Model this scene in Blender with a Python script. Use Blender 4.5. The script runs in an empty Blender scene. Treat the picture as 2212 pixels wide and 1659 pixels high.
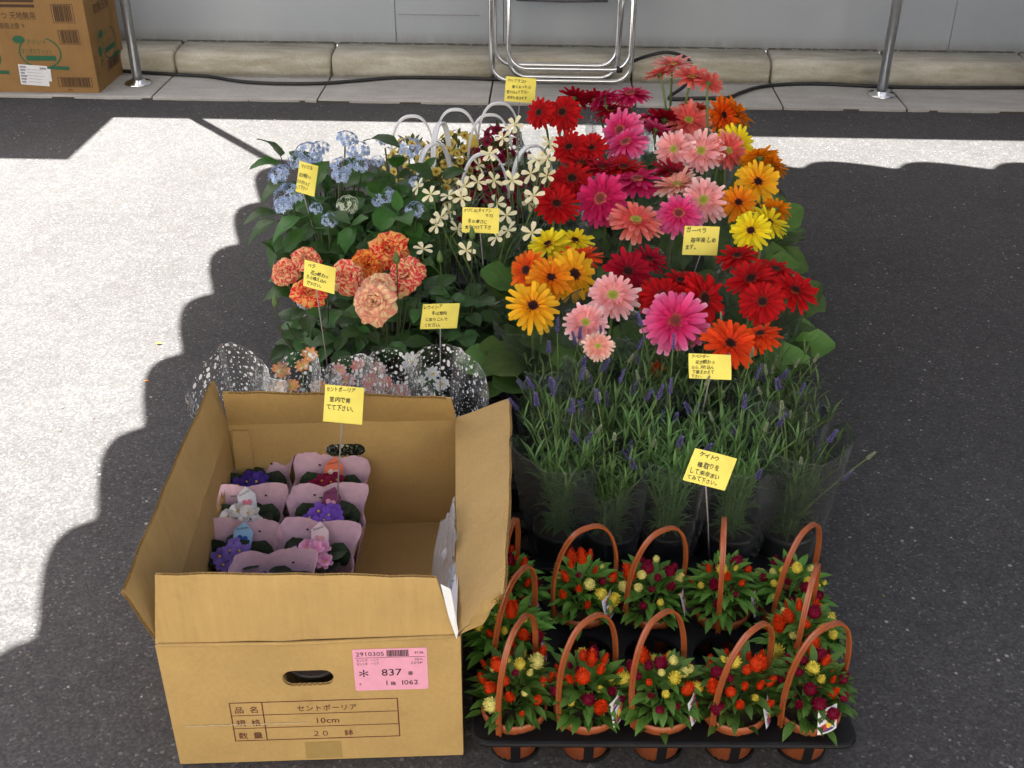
import bpy, math, random
from math import sin, cos, pi, radians, sqrt, atan2
from mathutils import Vector, Matrix, Euler
S = bpy.context.scene
C = S.collection
R = random.Random(7)
V = Vector

# ------------------------------------------------------------------ camera, sky, sun, exposure
CAM_H, PITCH, ROLL, FPX = 1.42, radians(31), radians(0.3), 2450.0
cd = bpy.data.cameras.new('camera'); cam = bpy.data.objects.new('camera', cd); C.objects.link(cam)
cd.sensor_width = 36.0; cd.lens = FPX / 2212 * 36.0; cd.clip_start = 0.05; cd.clip_end = 500
CM = Matrix.Translation((0, 0, CAM_H)) @ Matrix.Rotation(pi / 2 - PITCH, 4, 'X') @ Matrix.Rotation(ROLL, 4, 'Z')
cam.matrix_world = CM
S.camera = cam

SUN_EL = radians(58.6)
SUN_H = V((-0.631, 0.776, 0)).normalized()          # towards the sun, on the ground
w = bpy.data.worlds.new('World'); S.world = w; w.use_nodes = True
nt = w.node_tree
sky = nt.nodes.new('ShaderNodeTexSky'); sky.sky_type = 'NISHITA'; sky.sun_disc = False
sky.sun_elevation = SUN_EL; sky.sun_rotation = atan2(SUN_H.x, SUN_H.y)
sky.air_density = 0.45; sky.dust_density = 4.0; sky.ozone_density = 0.3
nt.links.new(sky.outputs[0], nt.nodes['Background'].inputs[0])
nt.nodes['Background'].inputs[1].default_value = 0.05
sl = bpy.data.lights.new('sun', 'SUN'); sl.energy = 5.0; sl.angle = radians(0.5); sl.color = (1, 0.965, 0.9)
so = bpy.data.objects.new('sun', sl); C.objects.link(so)
so.rotation_euler = (-(SUN_H * cos(SUN_EL) + V((0, 0, sin(SUN_EL))))).to_track_quat('-Z', 'Y').to_euler()
so.location = (0, 0, 8)
S.view_settings.view_transform = 'Standard'; S.view_settings.look = 'None'
S.view_settings.gamma = 1.0; S.view_settings.use_curve_mapping = False
S.view_settings.exposure = 2.9
S.cycles.transparent_max_bounces = 40
S.cycles.max_bounces = 7; S.cycles.diffuse_bounces = 4; S.cycles.glossy_bounces = 3; S.cycles.transmission_bounces = 4
S.cycles.caustics_reflective = False; S.cycles.caustics_refractive = False


def at(px, py, z=0.0):
    """a point of the place: where the sight line through the photograph's (px, py) meets height z"""
    d = CM.to_3x3() @ V(((px - 1106) / FPX, -(py - 829.5) / FPX, -1))
    t = (z - CAM_H) / d.z
    return V((0, 0, CAM_H)) + d * t


# ------------------------------------------------------------------ materials
def srgb(r, g, b):
    f = lambda c: c / 12.92 if c <= 0.04045 else ((c + 0.055) / 1.055) ** 2.4
    return (f(r / 255), f(g / 255), f(b / 255), 1)


class NT:
    def __init__(s, name):
        s.m = bpy.data.materials.new(name); s.m.use_nodes = True
        s.t = s.m.node_tree; s.b = s.t.nodes['Principled BSDF']; s.out = s.t.nodes['Material Output']

    def n(s, typ, **kw):
        x = s.t.nodes.new('ShaderNode' + typ)
        for k, v in kw.items():
            if k.startswith('i'):
                x.inputs[int(k[1:])].default_value = v
            else:
                setattr(x, k, v)
        return x

    def l(s, a, b):
        s.t.links.new(a, b)

    def coord(s, kind='Object', scale=1.0):
        t = s.n('TexCoord'); mp = s.n('Mapping'); s.l(t.outputs[kind], mp.inputs[0])
        mp.inputs[3].default_value = (scale,) * 3 if not isinstance(scale, tuple) else scale
        return mp.outputs[0]

    def noise(s, co, scale, detail=3, rough=0.55):
        x = s.n('TexNoise'); x.inputs['Scale'].default_value = scale; x.inputs['Detail'].default_value = detail
        x.inputs['Roughness'].default_value = rough; s.l(co, x.inputs['Vector']); return x.outputs['Fac']

    def ramp(s, fac, stops):
        x = s.n('ValToRGB'); e = x.color_ramp.elements
        while len(e) < len(stops): e.new(0.5)
        for i, (p, c) in enumerate(stops):
            e[i].position = p; e[i].color = c if len(c) == 4 else (*c, 1)
        s.l(fac, x.inputs[0]); return x.outputs[0]

    def mix(s, fac, a, b, mode='MIX'):
        x = s.n('MixRGB', blend_type=mode)
        for i, v in enumerate((fac, a, b)):
            if hasattr(v, 'is_linked') or hasattr(v, 'node'): s.l(v, x.inputs[i])
            elif i == 0: x.inputs[0].default_value = v
            else: x.inputs[i].default_value = v if len(v) == 4 else (*v, 1)
        return x.outputs[0]

    def math(s, op, a, b=0.0, clamp=False):
        x = s.n('Math', operation=op); x.use_clamp = clamp
        for i, v in enumerate((a, b)):
            if hasattr(v, 'node'): s.l(v, x.inputs[i])
            else: x.inputs[i].default_value = v
        return x.outputs[0]

    def bump(s, h, strength=0.3, dist=0.002):
        x = s.n('Bump'); x.inputs['Strength'].default_value = strength; x.inputs['Distance'].default_value = dist
        s.l(h, x.inputs['Height']); s.l(x.outputs[0], s.b.inputs['Normal']); return x

    def base(s, v):
        if hasattr(v, 'node'): s.l(v, s.b.inputs['Base Color'])
        else: s.b.inputs['Base Color'].default_value = v if len(v) == 4 else (*v, 1)

    def set(s, rough=0.5, metal=0.0, spec=0.5):
        s.b.inputs['Roughness'].default_value = rough; s.b.inputs['Metallic'].default_value = metal
        s.b.inputs['Specular IOR Level'].default_value = spec

    def translucent(s, col, fac):
        tr = s.n('BsdfTranslucent')
        if hasattr(col, 'node'): s.l(col, tr.inputs[0])
        else: tr.inputs[0].default_value = col if len(col) == 4 else (*col, 1)
        mx = s.n('MixShader'); mx.inputs[0].default_value = fac
        s.l(s.b.outputs[0], mx.inputs[1]); s.l(tr.outputs[0], mx.inputs[2]); s.l(mx.outputs[0], s.out.inputs[0])


def plain(name, col, rough=0.5, metal=0.0, spec=0.5, var=0.12, scale=60.0, bump=0.0):
    k = NT(name); co = k.coord('Object')
    f = k.noise(co, scale, 4)
    c = col if len(col) == 4 else (*col, 1)
    lo = tuple(max(0, x * (1 - var)) for x in c[:3]); hi = tuple(min(1, x * (1 + var)) for x in c[:3])
    k.base(k.ramp(f, [(0.3, lo), (0.7, hi)])); k.set(rough, metal, spec)
    if bump: k.bump(f, bump)
    return k.m


def m_asphalt():
    k = NT('asphalt'); co = k.coord('Object')
    big = k.noise(co, 1.6, 5); mid = k.noise(co, 24, 4)
    vo = k.n('TexVoronoi'); vo.inputs['Scale'].default_value = 230; k.l(co, vo.inputs['Vector'])
    vb = k.n('TexVoronoi'); vb.inputs['Scale'].default_value = 95; k.l(co, vb.inputs['Vector'])
    sep = k.n('SeparateColor'); k.l(vo.outputs['Color'], sep.inputs[0])
    sepb = k.n('SeparateColor'); k.l(vb.outputs['Color'], sepb.inputs[0])
    grain = k.ramp(sep.outputs[0], [(0.0, (0.042, 0.0415, 0.043)), (0.55, (0.058, 0.057, 0.058)), (0.95, (0.076, 0.075, 0.075)), (1.0, (0.15, 0.148, 0.145))])
    chip = k.math('MULTIPLY', k.math('GREATER_THAN', sepb.outputs[1], 0.988), k.math('LESS_THAN', vb.outputs['Distance'], 0.34))
    c = k.mix(k.math('MULTIPLY', chip, 0.8), grain, (0.34, 0.33, 0.31))
    c = k.mix(0.55, c, k.ramp(big, [(0.3, (0.72, 0.7, 0.7)), (0.72, (1.2, 1.2, 1.2))]), 'MULTIPLY')
    c = k.mix(0.4, c, k.ramp(mid, [(0.3, (0.75, 0.75, 0.75)), (0.7, (1.25, 1.25, 1.25))]), 'MULTIPLY')
    st = k.noise(co, 5.5, 6, 0.7)
    c = k.mix(0.5, c, k.ramp(st, [(0.30, (0.74, 0.73, 0.72)), (0.46, (1, 1, 1)), (0.62, (1, 1, 1)), (0.75, (1.18, 1.17, 1.15))]), 'MULTIPLY')
    k.base(c); k.set(0.88, 0, 0.3)
    h = k.math('ADD', k.math('MULTIPLY', vo.outputs['Distance'], -1.0), k.math('MULTIPLY', mid, 0.6))
    k.bump(h, 0.24, 0.002)
    return k.m


def m_concrete(name, lo, hi, dirt=0.5):
    k = NT(name); co = k.coord('Object')
    a = k.noise(co, 5, 6, 0.65); b = k.noise(co, 130, 3); st = k.noise(k.coord('Object', (2.0, 9.0, 9.0)), 3.0, 5)
    c = k.ramp(a, [(0.28, lo), (0.72, hi)])
    c = k.mix(0.35, c, k.ramp(b, [(0.25, (0.62, 0.62, 0.62)), (0.75, (1.25, 1.25, 1.25))]), 'MULTIPLY')
    c = k.mix(dirt, c, k.ramp(st, [(0.42, (0.62, 0.57, 0.48)), (0.62, (1, 1, 1))]), 'MULTIPLY')
    z = k.n('SeparateXYZ'); k.l(co, z.inputs[0]); sp_ = k.noise(co, 38, 5, 0.7)
    low = k.math('MULTIPLY', k.math('SUBTRACT', 1.0, k.math('MULTIPLY', z.outputs[2], 26), True), k.math('GREATER_THAN', z.outputs[1], 0.30))
    c = k.mix(k.math('MULTIPLY', low, k.math('MULTIPLY', sp_, 1.5, True), True), c, (0.13, 0.115, 0.08))
    top = k.math('MULTIPLY', k.math('GREATER_THAN', z.outputs[1], 0.505), k.math('GREATER_THAN', sp_, 0.45))
    c = k.mix(k.math('MULTIPLY', top, 0.75), c, (0.12, 0.105, 0.075))
    c = k.mix(k.math('MULTIPLY', k.math('GREATER_THAN', sp_, 0.68), 0.5), c, (0.14, 0.13, 0.10))
    k.base(c); k.set(0.92, 0, 0.2); k.bump(b, 0.3, 0.0015); return k.m


def m_wall():
    k = NT('wall_paint'); co = k.coord('Object')
    a = k.noise(co, 2.2, 5); b = k.noise(co, 420, 2)
    c = k.ramp(a, [(0.3, (0.355, 0.385, 0.425)), (0.7, (0.405, 0.435, 0.475))])
    c = k.mix(0.3, c, k.ramp(b, [(0.3, (0.8, 0.8, 0.8)), (0.7, (1.15, 1.15, 1.15))]), 'MULTIPLY')
    z = k.n('SeparateXYZ'); k.l(k.coord('Object'), z.inputs[0])
    g = k.noise(k.coord('Object', (7, 7, 1.2)), 4, 5)
    edge = k.math('MULTIPLY', k.math('SUBTRACT', 1.0, k.math('MULTIPLY', k.math('SUBTRACT', z.outputs[2], 0.1), 16), True), k.math('ADD', g, 0.1), True)
    c = k.mix(edge, c, (0.20, 0.19, 0.165))
    k.base(c); k.set(0.8, 0, 0.3); k.bump(b, 0.25, 0.001); return k.m


def m_card(name='kraft_board', col=(0.465, 0.308, 0.118)):
    k = NT(name); co = k.coord('Object')
    a = k.noise(co, 7, 5, 0.6); b = k.noise(k.coord('Object', (40, 40, 900)), 1.0, 3); s = k.noise(co, 700, 2)
    lo = tuple(x * 0.9 for x in col); hi = tuple(min(1, x * 1.1) for x in col)
    c = k.ramp(a, [(0.3, lo), (0.7, hi)])
    c = k.mix(0.22, c, k.ramp(s, [(0.3, (0.75, 0.73, 0.7)), (0.7, (1.2, 1.2, 1.2))]), 'MULTIPLY')
    vs = k.noise(k.coord('Object', (130, 130, 4)), 1.0, 3); sm = k.noise(co, 13, 6, 0.7)
    c = k.mix(0.35, c, k.ramp(vs, [(0.3, (0.86, 0.85, 0.83)), (0.7, (1.1, 1.1, 1.1))]), 'MULTIPLY')
    c = k.mix(0.5, c, k.ramp(sm, [(0.28, (0.78, 0.75, 0.70)), (0.42, (1, 1, 1)), (0.66, (1, 1, 1)), (0.78, (1.10, 1.10, 1.12))]), 'MULTIPLY')
    wv = k.n('TexWave'); wv.bands_direction = 'X'; wv.inputs['Scale'].default_value = 48; wv.inputs['Distortion'].default_value = 0.6
    k.l(co, wv.inputs['Vector'])
    k.base(c); k.set(0.82, 0, 0.25); k.bump(k.math('ADD', k.math('MULTIPLY', wv.outputs['Fac'], 0.35), b), 0.22, 0.001); return k.m


def m_leaf(name, dark, light, vein, rough=0.5, trans=0.22, veins=9.0, veinamt=0.35, spec=0.4):
    k = NT(name)
    uv = k.n('UVMap'); sp = k.n('SeparateXYZ'); k.l(uv.outputs[0], sp.inputs[0])
    du = k.math('ABSOLUTE', k.math('SUBTRACT', sp.outputs[0], 0.5))
    mid = k.math('LESS_THAN', du, 0.035)
    side = k.math('SINE', k.math('MULTIPLY', k.math('SUBTRACT', sp.outputs[1], k.math('MULTIPLY', du, 0.7)), veins * 6.283))
    sidef = k.math('MULTIPLY', k.math('GREATER_THAN', side, 0.86), 0.6)
    vf = k.math('MULTIPLY', k.math('MAXIMUM', mid, sidef), veinamt)
    oi = k.n('ObjectInfo'); co = k.coord('Object')
    nz = k.noise(co, 30, 4)
    f = k.math('ADD', k.math('MULTIPLY', nz, 0.7), k.math('MULTIPLY', oi.outputs['Random'], 0.35), True)
    c = k.ramp(f, [(0.25, dark), (0.8, light)])
    c = k.mix(vf, c, vein)
    hs = k.n('HueSaturation'); k.l(c, hs.inputs['Color'])
    k.l(k.math('ADD', 0.48, k.math('MULTIPLY', oi.outputs['Random'], 0.035)), hs.inputs['Hue'])
    k.l(k.math('ADD', 0.75, k.math('MULTIPLY', oi.outputs['Random'], 0.5)), hs.inputs['Value'])
    k.base(hs.outputs[0]); k.set(rough, 0, spec)
    k.bump(k.math('ADD', nz, k.math('MULTIPLY', side, 0.35)), 0.25, 0.002)
    k.translucent(hs.outputs[0], trans)
    return k.m


def m_petal(name, stops, var=0.18, trans=0.25, streak=0.25, rough=0.55):
    """uv.x runs from the flower's centre to the petal tips, uv.y is a number of each petal"""
    k = NT(name)
    uv = k.n('UVMap'); sp = k.n('SeparateXYZ'); k.l(uv.outputs[0], sp.inputs[0])
    c = k.ramp(sp.outputs[0], stops)
    oi = k.n('ObjectInfo')
    wn = k.n('TexWhiteNoise'); wn.noise_dimensions = '2D'
    cb = k.n('CombineXYZ'); k.l(k.math('SNAP', sp.outputs[1], 0.01), cb.inputs[0]); k.l(oi.outputs['Random'], cb.inputs[1]); k.l(cb.outputs[0], wn.inputs['Vector'])
    st = k.noise(k.coord('Object', (55, 55, 55)), 3, 3)
    v = k.math('ADD', 1.0 - var, k.math('MULTIPLY', wn.outputs['Value'], 2 * var))
    v = k.math('MULTIPLY', v, k.math('ADD', 1 - streak / 2, k.math('MULTIPLY', st, streak)))
    hs = k.n('HueSaturation'); k.l(c, hs.inputs['Color']); k.l(v, hs.inputs['Value'])
    k.base(hs.outputs[0]); k.set(rough, 0, 0.12); k.translucent(hs.outputs[0], trans); return k.m


def m_film(name, haze=0.06, gloss=0.12, tint=(0.93, 0.95, 0.96), dots=False):
    k = NT(name); t = k.t
    tr = k.n('BsdfTransparent'); tr.inputs[0].default_value = (*tint, 1)
    gl = k.n('BsdfGlossy'); gl.inputs['Roughness'].default_value = 0.12
    df = k.n('BsdfDiffuse'); df.inputs[0].default_value = (0.8, 0.82, 0.84, 1)
    co = k.coord('Object'); nz = k.noise(co, 26, 3)
    bp = k.n('Bump'); bp.inputs['Strength'].default_value = 0.5; bp.inputs['Distance'].default_value = 0.01; k.l(nz, bp.inputs['Height'])
    k.l(bp.outputs[0], gl.inputs['Normal'])
    lw = k.n('LayerWeight'); lw.inputs[0].default_value = 0.35
    m1 = k.n('MixShader'); k.l(k.math('MULTIPLY', k.math('POWER', lw.outputs['Facing'], 3.0), haze * 7, True), m1.inputs[0])
    m0 = k.n('MixShader'); m0.inputs[0].default_value = haze
    k.l(tr.outputs[0], m0.inputs[1]); k.l(df.outputs[0], m0.inputs[2])
    k.l(m0.outputs[0], m1.inputs[1]); k.l(df.outputs[0], m1.inputs[2])
    m2 = k.n('MixShader'); k.l(k.math('MULTIPLY', lw.outputs['Fresnel'], gloss * 4, True), m2.inputs[0])
    k.l(m1.outputs[0], m2.inputs[1]); k.l(gl.outputs[0], m2.inputs[2])
    last = m2
    if dots:
        uv = k.n('UVMap')
        f = None
        for sc, th in ((62, 0.20), (34, 0.31)):
            vo = k.n('TexVoronoi'); vo.inputs['Scale'].default_value = sc; vo.voronoi_dimensions = '2D'
            k.l(uv.outputs[0], vo.inputs['Vector'])
            sp = k.n('SeparateColor'); k.l(vo.outputs['Color'], sp.inputs[0])
            g = k.math('LESS_THAN', vo.outputs['Distance'], k.math('MULTIPLY', sp.outputs[0], th))
            f = g if f is None else k.math('MAXIMUM', f, g)
        wh = k.n('BsdfDiffuse'); wh.inputs[0].default_value = (0.85, 0.85, 0.85, 1)
        m3 = k.n('MixShader'); k.l(k.math('MULTIPLY', f, 0.93), m3.inputs[0]); k.l(m2.outputs[0], m3.inputs[1]); k.l(wh.outputs[0], m3.inputs[2]); last = m3
    k.l(last.outputs[0], k.out.inputs[0]); return k.m


M = {}
M['asphalt'] = m_asphalt()
M['slab'] = m_concrete('paving_concrete', (0.40, 0.39, 0.37), (0.50, 0.49, 0.47), 0.25)
M['kerb'] = m_concrete('kerb_concrete', (0.46, 0.435, 0.36), (0.60, 0.58, 0.50), 0.55)
M['joint'] = plain('joint_mortar', (0.07, 0.06, 0.045), 0.95)
M['wall'] = m_wall()
M['steel'] = plain('galvanised_steel', (0.56, 0.58, 0.61), 0.34, 0.9, var=0.1, scale=40)
M['chrome'] = plain('chromed_tube', (0.80, 0.81, 0.82), 0.16, 1.0, var=0.05, scale=20)
M['rubber'] = plain('black_rubber', (0.012, 0.012, 0.013), 0.5)
M['vinyl_seat'] = plain('seat_vinyl', (0.07, 0.075, 0.085), 0.45)
M['canopy'] = NT('canopy_fabric').m
def _canopy():
    k = NT('tent_fabric'); k.base((0.72, 0.73, 0.74)); k.set(0.7, 0, 0.2); k.translucent((0.55, 0.55, 0.55), 0.03); return k.m
M['canopy'] = _canopy()
M['kraft'] = m_card()
M['kraft2'] = m_card('brown_board', (0.275, 0.157, 0.06))
M['print_maroon'] = plain('maroon_ink', (0.115, 0.018, 0.018), 0.8, var=0.3, scale=500)
M['print_green'] = plain('green_ink', (0.02, 0.105, 0.05), 0.8, var=0.3, scale=300)
M['print_brown'] = plain('brown_ink', (0.06, 0.03, 0.015), 0.8, var=0.3, scale=300)
M['ink'] = plain('black_ink', (0.012, 0.012, 0.012), 0.6)
M['label_pink'] = plain('pink_label_paper', (0.80, 0.36, 0.48), 0.6, var=0.04)
M['white_paper'] = plain('white_paper', (0.72, 0.72, 0.75), 0.6, var=0.06)
M['red_print'] = plain('red_print', (0.55, 0.03, 0.06), 0.5)
M['yellow_print'] = plain('yellow_print', (0.75, 0.55, 0.06), 0.5)
M['violet_print'] = plain('violet_print', (0.09, 0.05, 0.16), 0.5)
M['grey_print'] = plain('grey_print', (0.28, 0.28, 0.33), 0.6)
M['note'] = plain('yellow_note_paper', (0.84, 0.72, 0.13), 0.75, var=0.05, scale=25)
M['stake'] = plain('clear_plastic_stake', (0.30, 0.27, 0.27), 0.2, spec=0.8)
M['terracotta'] = plain('terracotta_plastic', (0.33, 0.085, 0.028), 0.42, var=0.1)
M['handle'] = plain('terracotta_handle_plastic', (0.30, 0.075, 0.022), 0.28, var=0.08)
M['blackpot'] = plain('black_pot_plastic', (0.014, 0.014, 0.015), 0.38)
M['tray'] = plain('black_tray_plastic', (0.007, 0.007, 0.008), 0.5, spec=0.25)
M['greypot'] = plain('grey_pot_plastic', (0.055, 0.055, 0.058), 0.5)
M['soil'] = plain('potting_soil', (0.035, 0.022, 0.014), 0.95, var=0.5, scale=200, bump=0.6)
M['whitehandle'] = plain('white_handle_plastic', (0.78, 0.79, 0.82), 0.3, var=0.03)
M['stem'] = plain('flower_stem', (0.11, 0.17, 0.045), 0.55, var=0.2)
M['stem_dark'] = plain('woody_stem', (0.055, 0.075, 0.025), 0.6, var=0.25)
M['calyx'] = plain('calyx_green', (0.07, 0.13, 0.03), 0.6, var=0.2)
M['film'] = m_film('clear_film', 0.014, 0.10)
M['film_haze'] = m_film('cloudy_film', 0.020, 0.16)
M['film_edge'] = m_film('film_edge', 0.07, 0.25)
M['film_dots'] = m_film('dotted_film', 0.010, 0.10, dots=True)
M['polybag'] = m_film('crinkled_polybag', 0.16, 0.25)
M['foam'] = plain('white_foam_sheet', (0.78, 0.79, 0.8), 0.7, var=0.03)
M['pinkwrap'] = plain('pink_nonwoven_wrap', (0.68, 0.45, 0.53), 0.85, var=0.08, scale=90, bump=0.15)
M['gleaf'] = m_leaf('gerbera_leaf', (0.042, 0.10, 0.016), (0.105, 0.21, 0.042), (0.11, 0.19, 0.06), 0.55, 0.22, 7)
M['hleaf'] = m_leaf('hydrangea_leaf', (0.018, 0.065, 0.012), (0.06, 0.155, 0.024), (0.075, 0.17, 0.04), 0.42, 0.2, 10)
M['rleaf'] = m_leaf('rose_leaf', (0.014, 0.055, 0.013), (0.048, 0.13, 0.026), (0.06, 0.13, 0.04), 0.42, 0.2, 8)
M['cleaf'] = m_leaf('celosia_leaf', (0.040, 0.125, 0.014), (0.135, 0.300, 0.042), (0.13, 0.25, 0.06), 0.5, 0.25, 6)
M['lleaf'] = m_leaf('lavender_leaf', (0.050, 0.108, 0.028), (0.135, 0.245, 0.072), (0.15, 0.25, 0.08), 0.65, 0.2, 2, 0.1)
M['vleaf'] = m_leaf('violet_leaf', (0.010, 0.018, 0.008), (0.022, 0.038, 0.014), (0.03, 0.045, 0.02), 0.7, 0.05, 7, 0.2)
M['wleaf'] = m_leaf('lewisia_leaf', (0.03, 0.06, 0.02), (0.09, 0.14, 0.05), (0.12, 0.17, 0.07), 0.4, 0.15, 3, 0.2)
M['dleaf'] = m_leaf('dianthus_leaf', (0.02, 0.05, 0.02), (0.05, 0.10, 0.045), (0.06, 0.12, 0.05), 0.55, 0.15, 2, 0.1)
M['caleaf'] = m_leaf('calibrachoa_leaf', (0.05, 0.08, 0.015), (0.16, 0.19, 0.04), (0.2, 0.22, 0.06), 0.55, 0.25, 4, 0.15)

G = {
    'red': [(0.1, (0.14, 0.001, 0.004)), (0.35, (0.42, 0.004, 0.007)), (1, (0.58, 0.008, 0.010))],
    'crimson': [(0.1, (0.10, 0.001, 0.010)), (0.35, (0.33, 0.003, 0.018)), (1, (0.46, 0.005, 0.024))],
    'scarlet': [(0.1, (0.5, 0.03, 0.005)), (0.4, (0.74, 0.05, 0.008)), (1, (0.82, 0.085, 0.012))],
    'coral': [(0.1, (0.66, 0.08, 0.07)), (0.5, (0.78, 0.12, 0.11)), (0.85, (0.82, 0.24, 0.19)), (1, (0.86, 0.42, 0.34))],
    'salmon': [(0.1, (0.76, 0.17, 0.15)), (0.6, (0.82, 0.30, 0.27)), (1, (0.88, 0.50, 0.44))],
    'lightpink': [(0.1, (0.82, 0.40, 0.36)), (0.4, (0.84, 0.30, 0.30)), (0.8, (0.88, 0.46, 0.47)), (1, (0.90, 0.72, 0.70))],
    'peach': [(0.1, (0.82, 0.36, 0.26)), (0.5, (0.84, 0.33, 0.26)), (1, (0.90, 0.68, 0.56))],
    'hotpink': [(0.1, (0.48, 0.006, 0.055)), (0.45, (0.72, 0.035, 0.18)), (0.85, (0.80, 0.14, 0.33)), (1, (0.86, 0.42, 0.58))],
    'magenta': [(0.1, (0.36, 0.003, 0.05)), (0.6, (0.62, 0.012, 0.11)), (1, (0.74, 0.06, 0.22))],
    'yellow': [(0.1, (0.72, 0.40, 0.004)), (0.4, (0.80, 0.62, 0.012)), (1, (0.84, 0.72, 0.03))],
    'amber': [(0.1, (0.70, 0.17, 0.004)), (0.35, (0.82, 0.36, 0.008)), (1, (0.88, 0.54, 0.03))],
    'orange': [(0.1, (0.66, 0.10, 0.003)), (0.4, (0.80, 0.22, 0.006)), (1, (0.85, 0.33, 0.015))],
    'flame': [(0.1, (0.62, 0.05, 0.003)), (0.5, (0.76, 0.09, 0.005)), (1, (0.82, 0.20, 0.012))],
}
for kx, st in G.items():
    M['g_' + kx] = m_petal('gerbera_' + kx, st)
M['eye_dark'] = m_petal('dark_gerbera_eye', [(0.0, (0.012, 0.004, 0.004)), (0.6, (0.03, 0.006, 0.005)), (0.85, (0.16, 0.03, 0.012)), (1, (0.25, 0.07, 0.02))], 0.3, 0.0)
M['eye_green'] = m_petal('green_gerbera_eye', [(0.0, (0.20, 0.22, 0.03)), (0.6, (0.32, 0.32, 0.05)), (1, (0.62, 0.55, 0.12))], 0.3, 0.0)
M['eye_brown'] = m_petal('brown_gerbera_eye', [(0.0, (0.10, 0.03, 0.025)), (0.55, (0.20, 0.03, 0.03)), (0.8, (0.42, 0.10, 0.06)), (1, (0.58, 0.22, 0.10))], 0.3, 0.0)
M['blue'] = m_petal('hydrangea_blue', [(0, (0.24, 0.34, 0.56)), (0.35, (0.42, 0.54, 0.79)), (1, (0.66, 0.75, 0.90))], 0.28)
M['blueyoung'] = m_petal('hydrangea_pale', [(0, (0.35, 0.5, 0.25)), (0.4, (0.66, 0.72, 0.55)), (1, (0.78, 0.80, 0.74))], 0.15)
M['cream'] = m_petal('dianthus_cream', [(0, (0.55, 0.5, 0.2)), (0.25, (0.82, 0.76, 0.46)), (1, (0.88, 0.82, 0.58))], 0.08, 0.2)
M['caly'] = m_petal('calibrachoa_yellow', [(0, (0.12, 0.05, 0.01)), (0.25, (0.45, 0.22, 0.03)), (0.45, (0.78, 0.60, 0.10)), (1, (0.80, 0.66, 0.22))], 0.15)
M['calr'] = m_petal('calibrachoa_red', [(0, (0.02, 0.003, 0.005)), (0.3, (0.15, 0.004, 0.02)), (1, (0.36, 0.010, 0.06))], 0.2)
for kx, cc in {'scarlet': (0.72, 0.055, 0.008), 'yellow': (0.80, 0.66, 0.09), 'wine': (0.20, 0.004, 0.028), 'gold': (0.74, 0.36, 0.012), 'lemon': (0.82, 0.76, 0.24)}.items():
    M['ce_' + kx] = m_petal('celosia_' + kx, [(0, tuple(x * 0.7 for x in cc)), (1, cc)], 0.3, 0.2)
M['lav'] = m_petal('lavender_bloom', [(0, (0.075, 0.062, 0.15)), (1, (0.22, 0.19, 0.42))], 0.4, 0.1)
M['lavbud'] = m_petal('lavender_bud', [(0, (0.20, 0.26, 0.10)), (1, (0.42, 0.45, 0.34))], 0.3, 0.1)
M['le_orange'] = m_petal('lewisia_orange', [(0, (0.75, 0.6, 0.15)), (0.4, (0.80, 0.42, 0.14)), (1, (0.80, 0.27, 0.10))], 0.2)
M['le_pink'] = m_petal('lewisia_pink', [(0, (0.8, 0.6, 0.4)), (0.4, (0.82, 0.36, 0.34)), (1, (0.84, 0.52, 0.50))], 0.2)
M['le_coral'] = m_petal('lewisia_coral', [(0, (0.8, 0.5, 0.3)), (0.4, (0.80, 0.24, 0.20)), (1, (0.80, 0.34, 0.30))], 0.2)
M['le_white'] = m_petal('lewisia_white', [(0, (0.7, 0.75, 0.4)), (0.3, (0.8, 0.8, 0.76)), (1, (0.84, 0.84, 0.82))], 0.1)
for kx, cc, tip in (('violet', (0.12, 0.05, 0.42), (0.22, 0.10, 0.52)), ('navy', (0.05, 0.025, 0.24), (0.08, 0.04, 0.30)), ('lilac', (0.16, 0.09, 0.42), (0.27, 0.19, 0.56)),
                    ('wine', (0.16, 0.006, 0.03), (0.24, 0.01, 0.05)), ('white', (0.78, 0.74, 0.72), (0.82, 0.80, 0.78)), ('pink', (0.68, 0.20, 0.45), (0.82, 0.48, 0.66))):
    M['v_' + kx] = m_petal('violet_' + kx, [(0, cc), (1, tip)], 0.2)
M['pollen'] = plain('yellow_pollen', (0.75, 0.50, 0.03), 0.7)


def m_rose(name, a, b):
    k = NT(name)
    uv = k.n('UVMap'); sp = k.n('SeparateXYZ'); k.l(uv.outputs[0], sp.inputs[0])
    cb = k.n('CombineXYZ'); k.l(k.math('MULTIPLY', sp.outputs[1], 13.0), cb.inputs[0]); k.l(k.math('MULTIPLY', sp.outputs[0], 1.0), cb.inputs[1])
    oi = k.n('ObjectInfo'); k.l(k.math('MULTIPLY', oi.outputs['Random'], 40), cb.inputs[2])
    nz = k.noise(cb.outputs[0], 1.35, 3, 0.6)
    c = k.ramp(nz, [(0.46, a), (0.53, b), (1.0, b)])
    co = k.coord('Object'); sh = k.noise(co, 40, 2)
    c = k.mix(0.3, c, k.ramp(sh, [(0.3, (0.8, 0.75, 0.7)), (0.7, (1.1, 1.1, 1.1))]), 'MULTIPLY')
    k.base(c); k.set(0.55, 0, 0.3); k.translucent(c, 0.25); return k.m


M['rose_mix'] = m_rose('striped_rose', (0.95, 0.60, 0.30), (0.82, 0.05, 0.07))
M['rose_peach'] = m_rose('peach_striped_rose', (0.95, 0.70, 0.38), (0.86, 0.34, 0.24))
M['rose_orange'] = m_rose('orange_striped_rose', (0.92, 0.40, 0.06), (0.78, 0.07, 0.02))
M['rose_red'] = m_rose('red_striped_rose', (0.80, 0.02, 0.025), (0.92, 0.46, 0.14))


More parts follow.
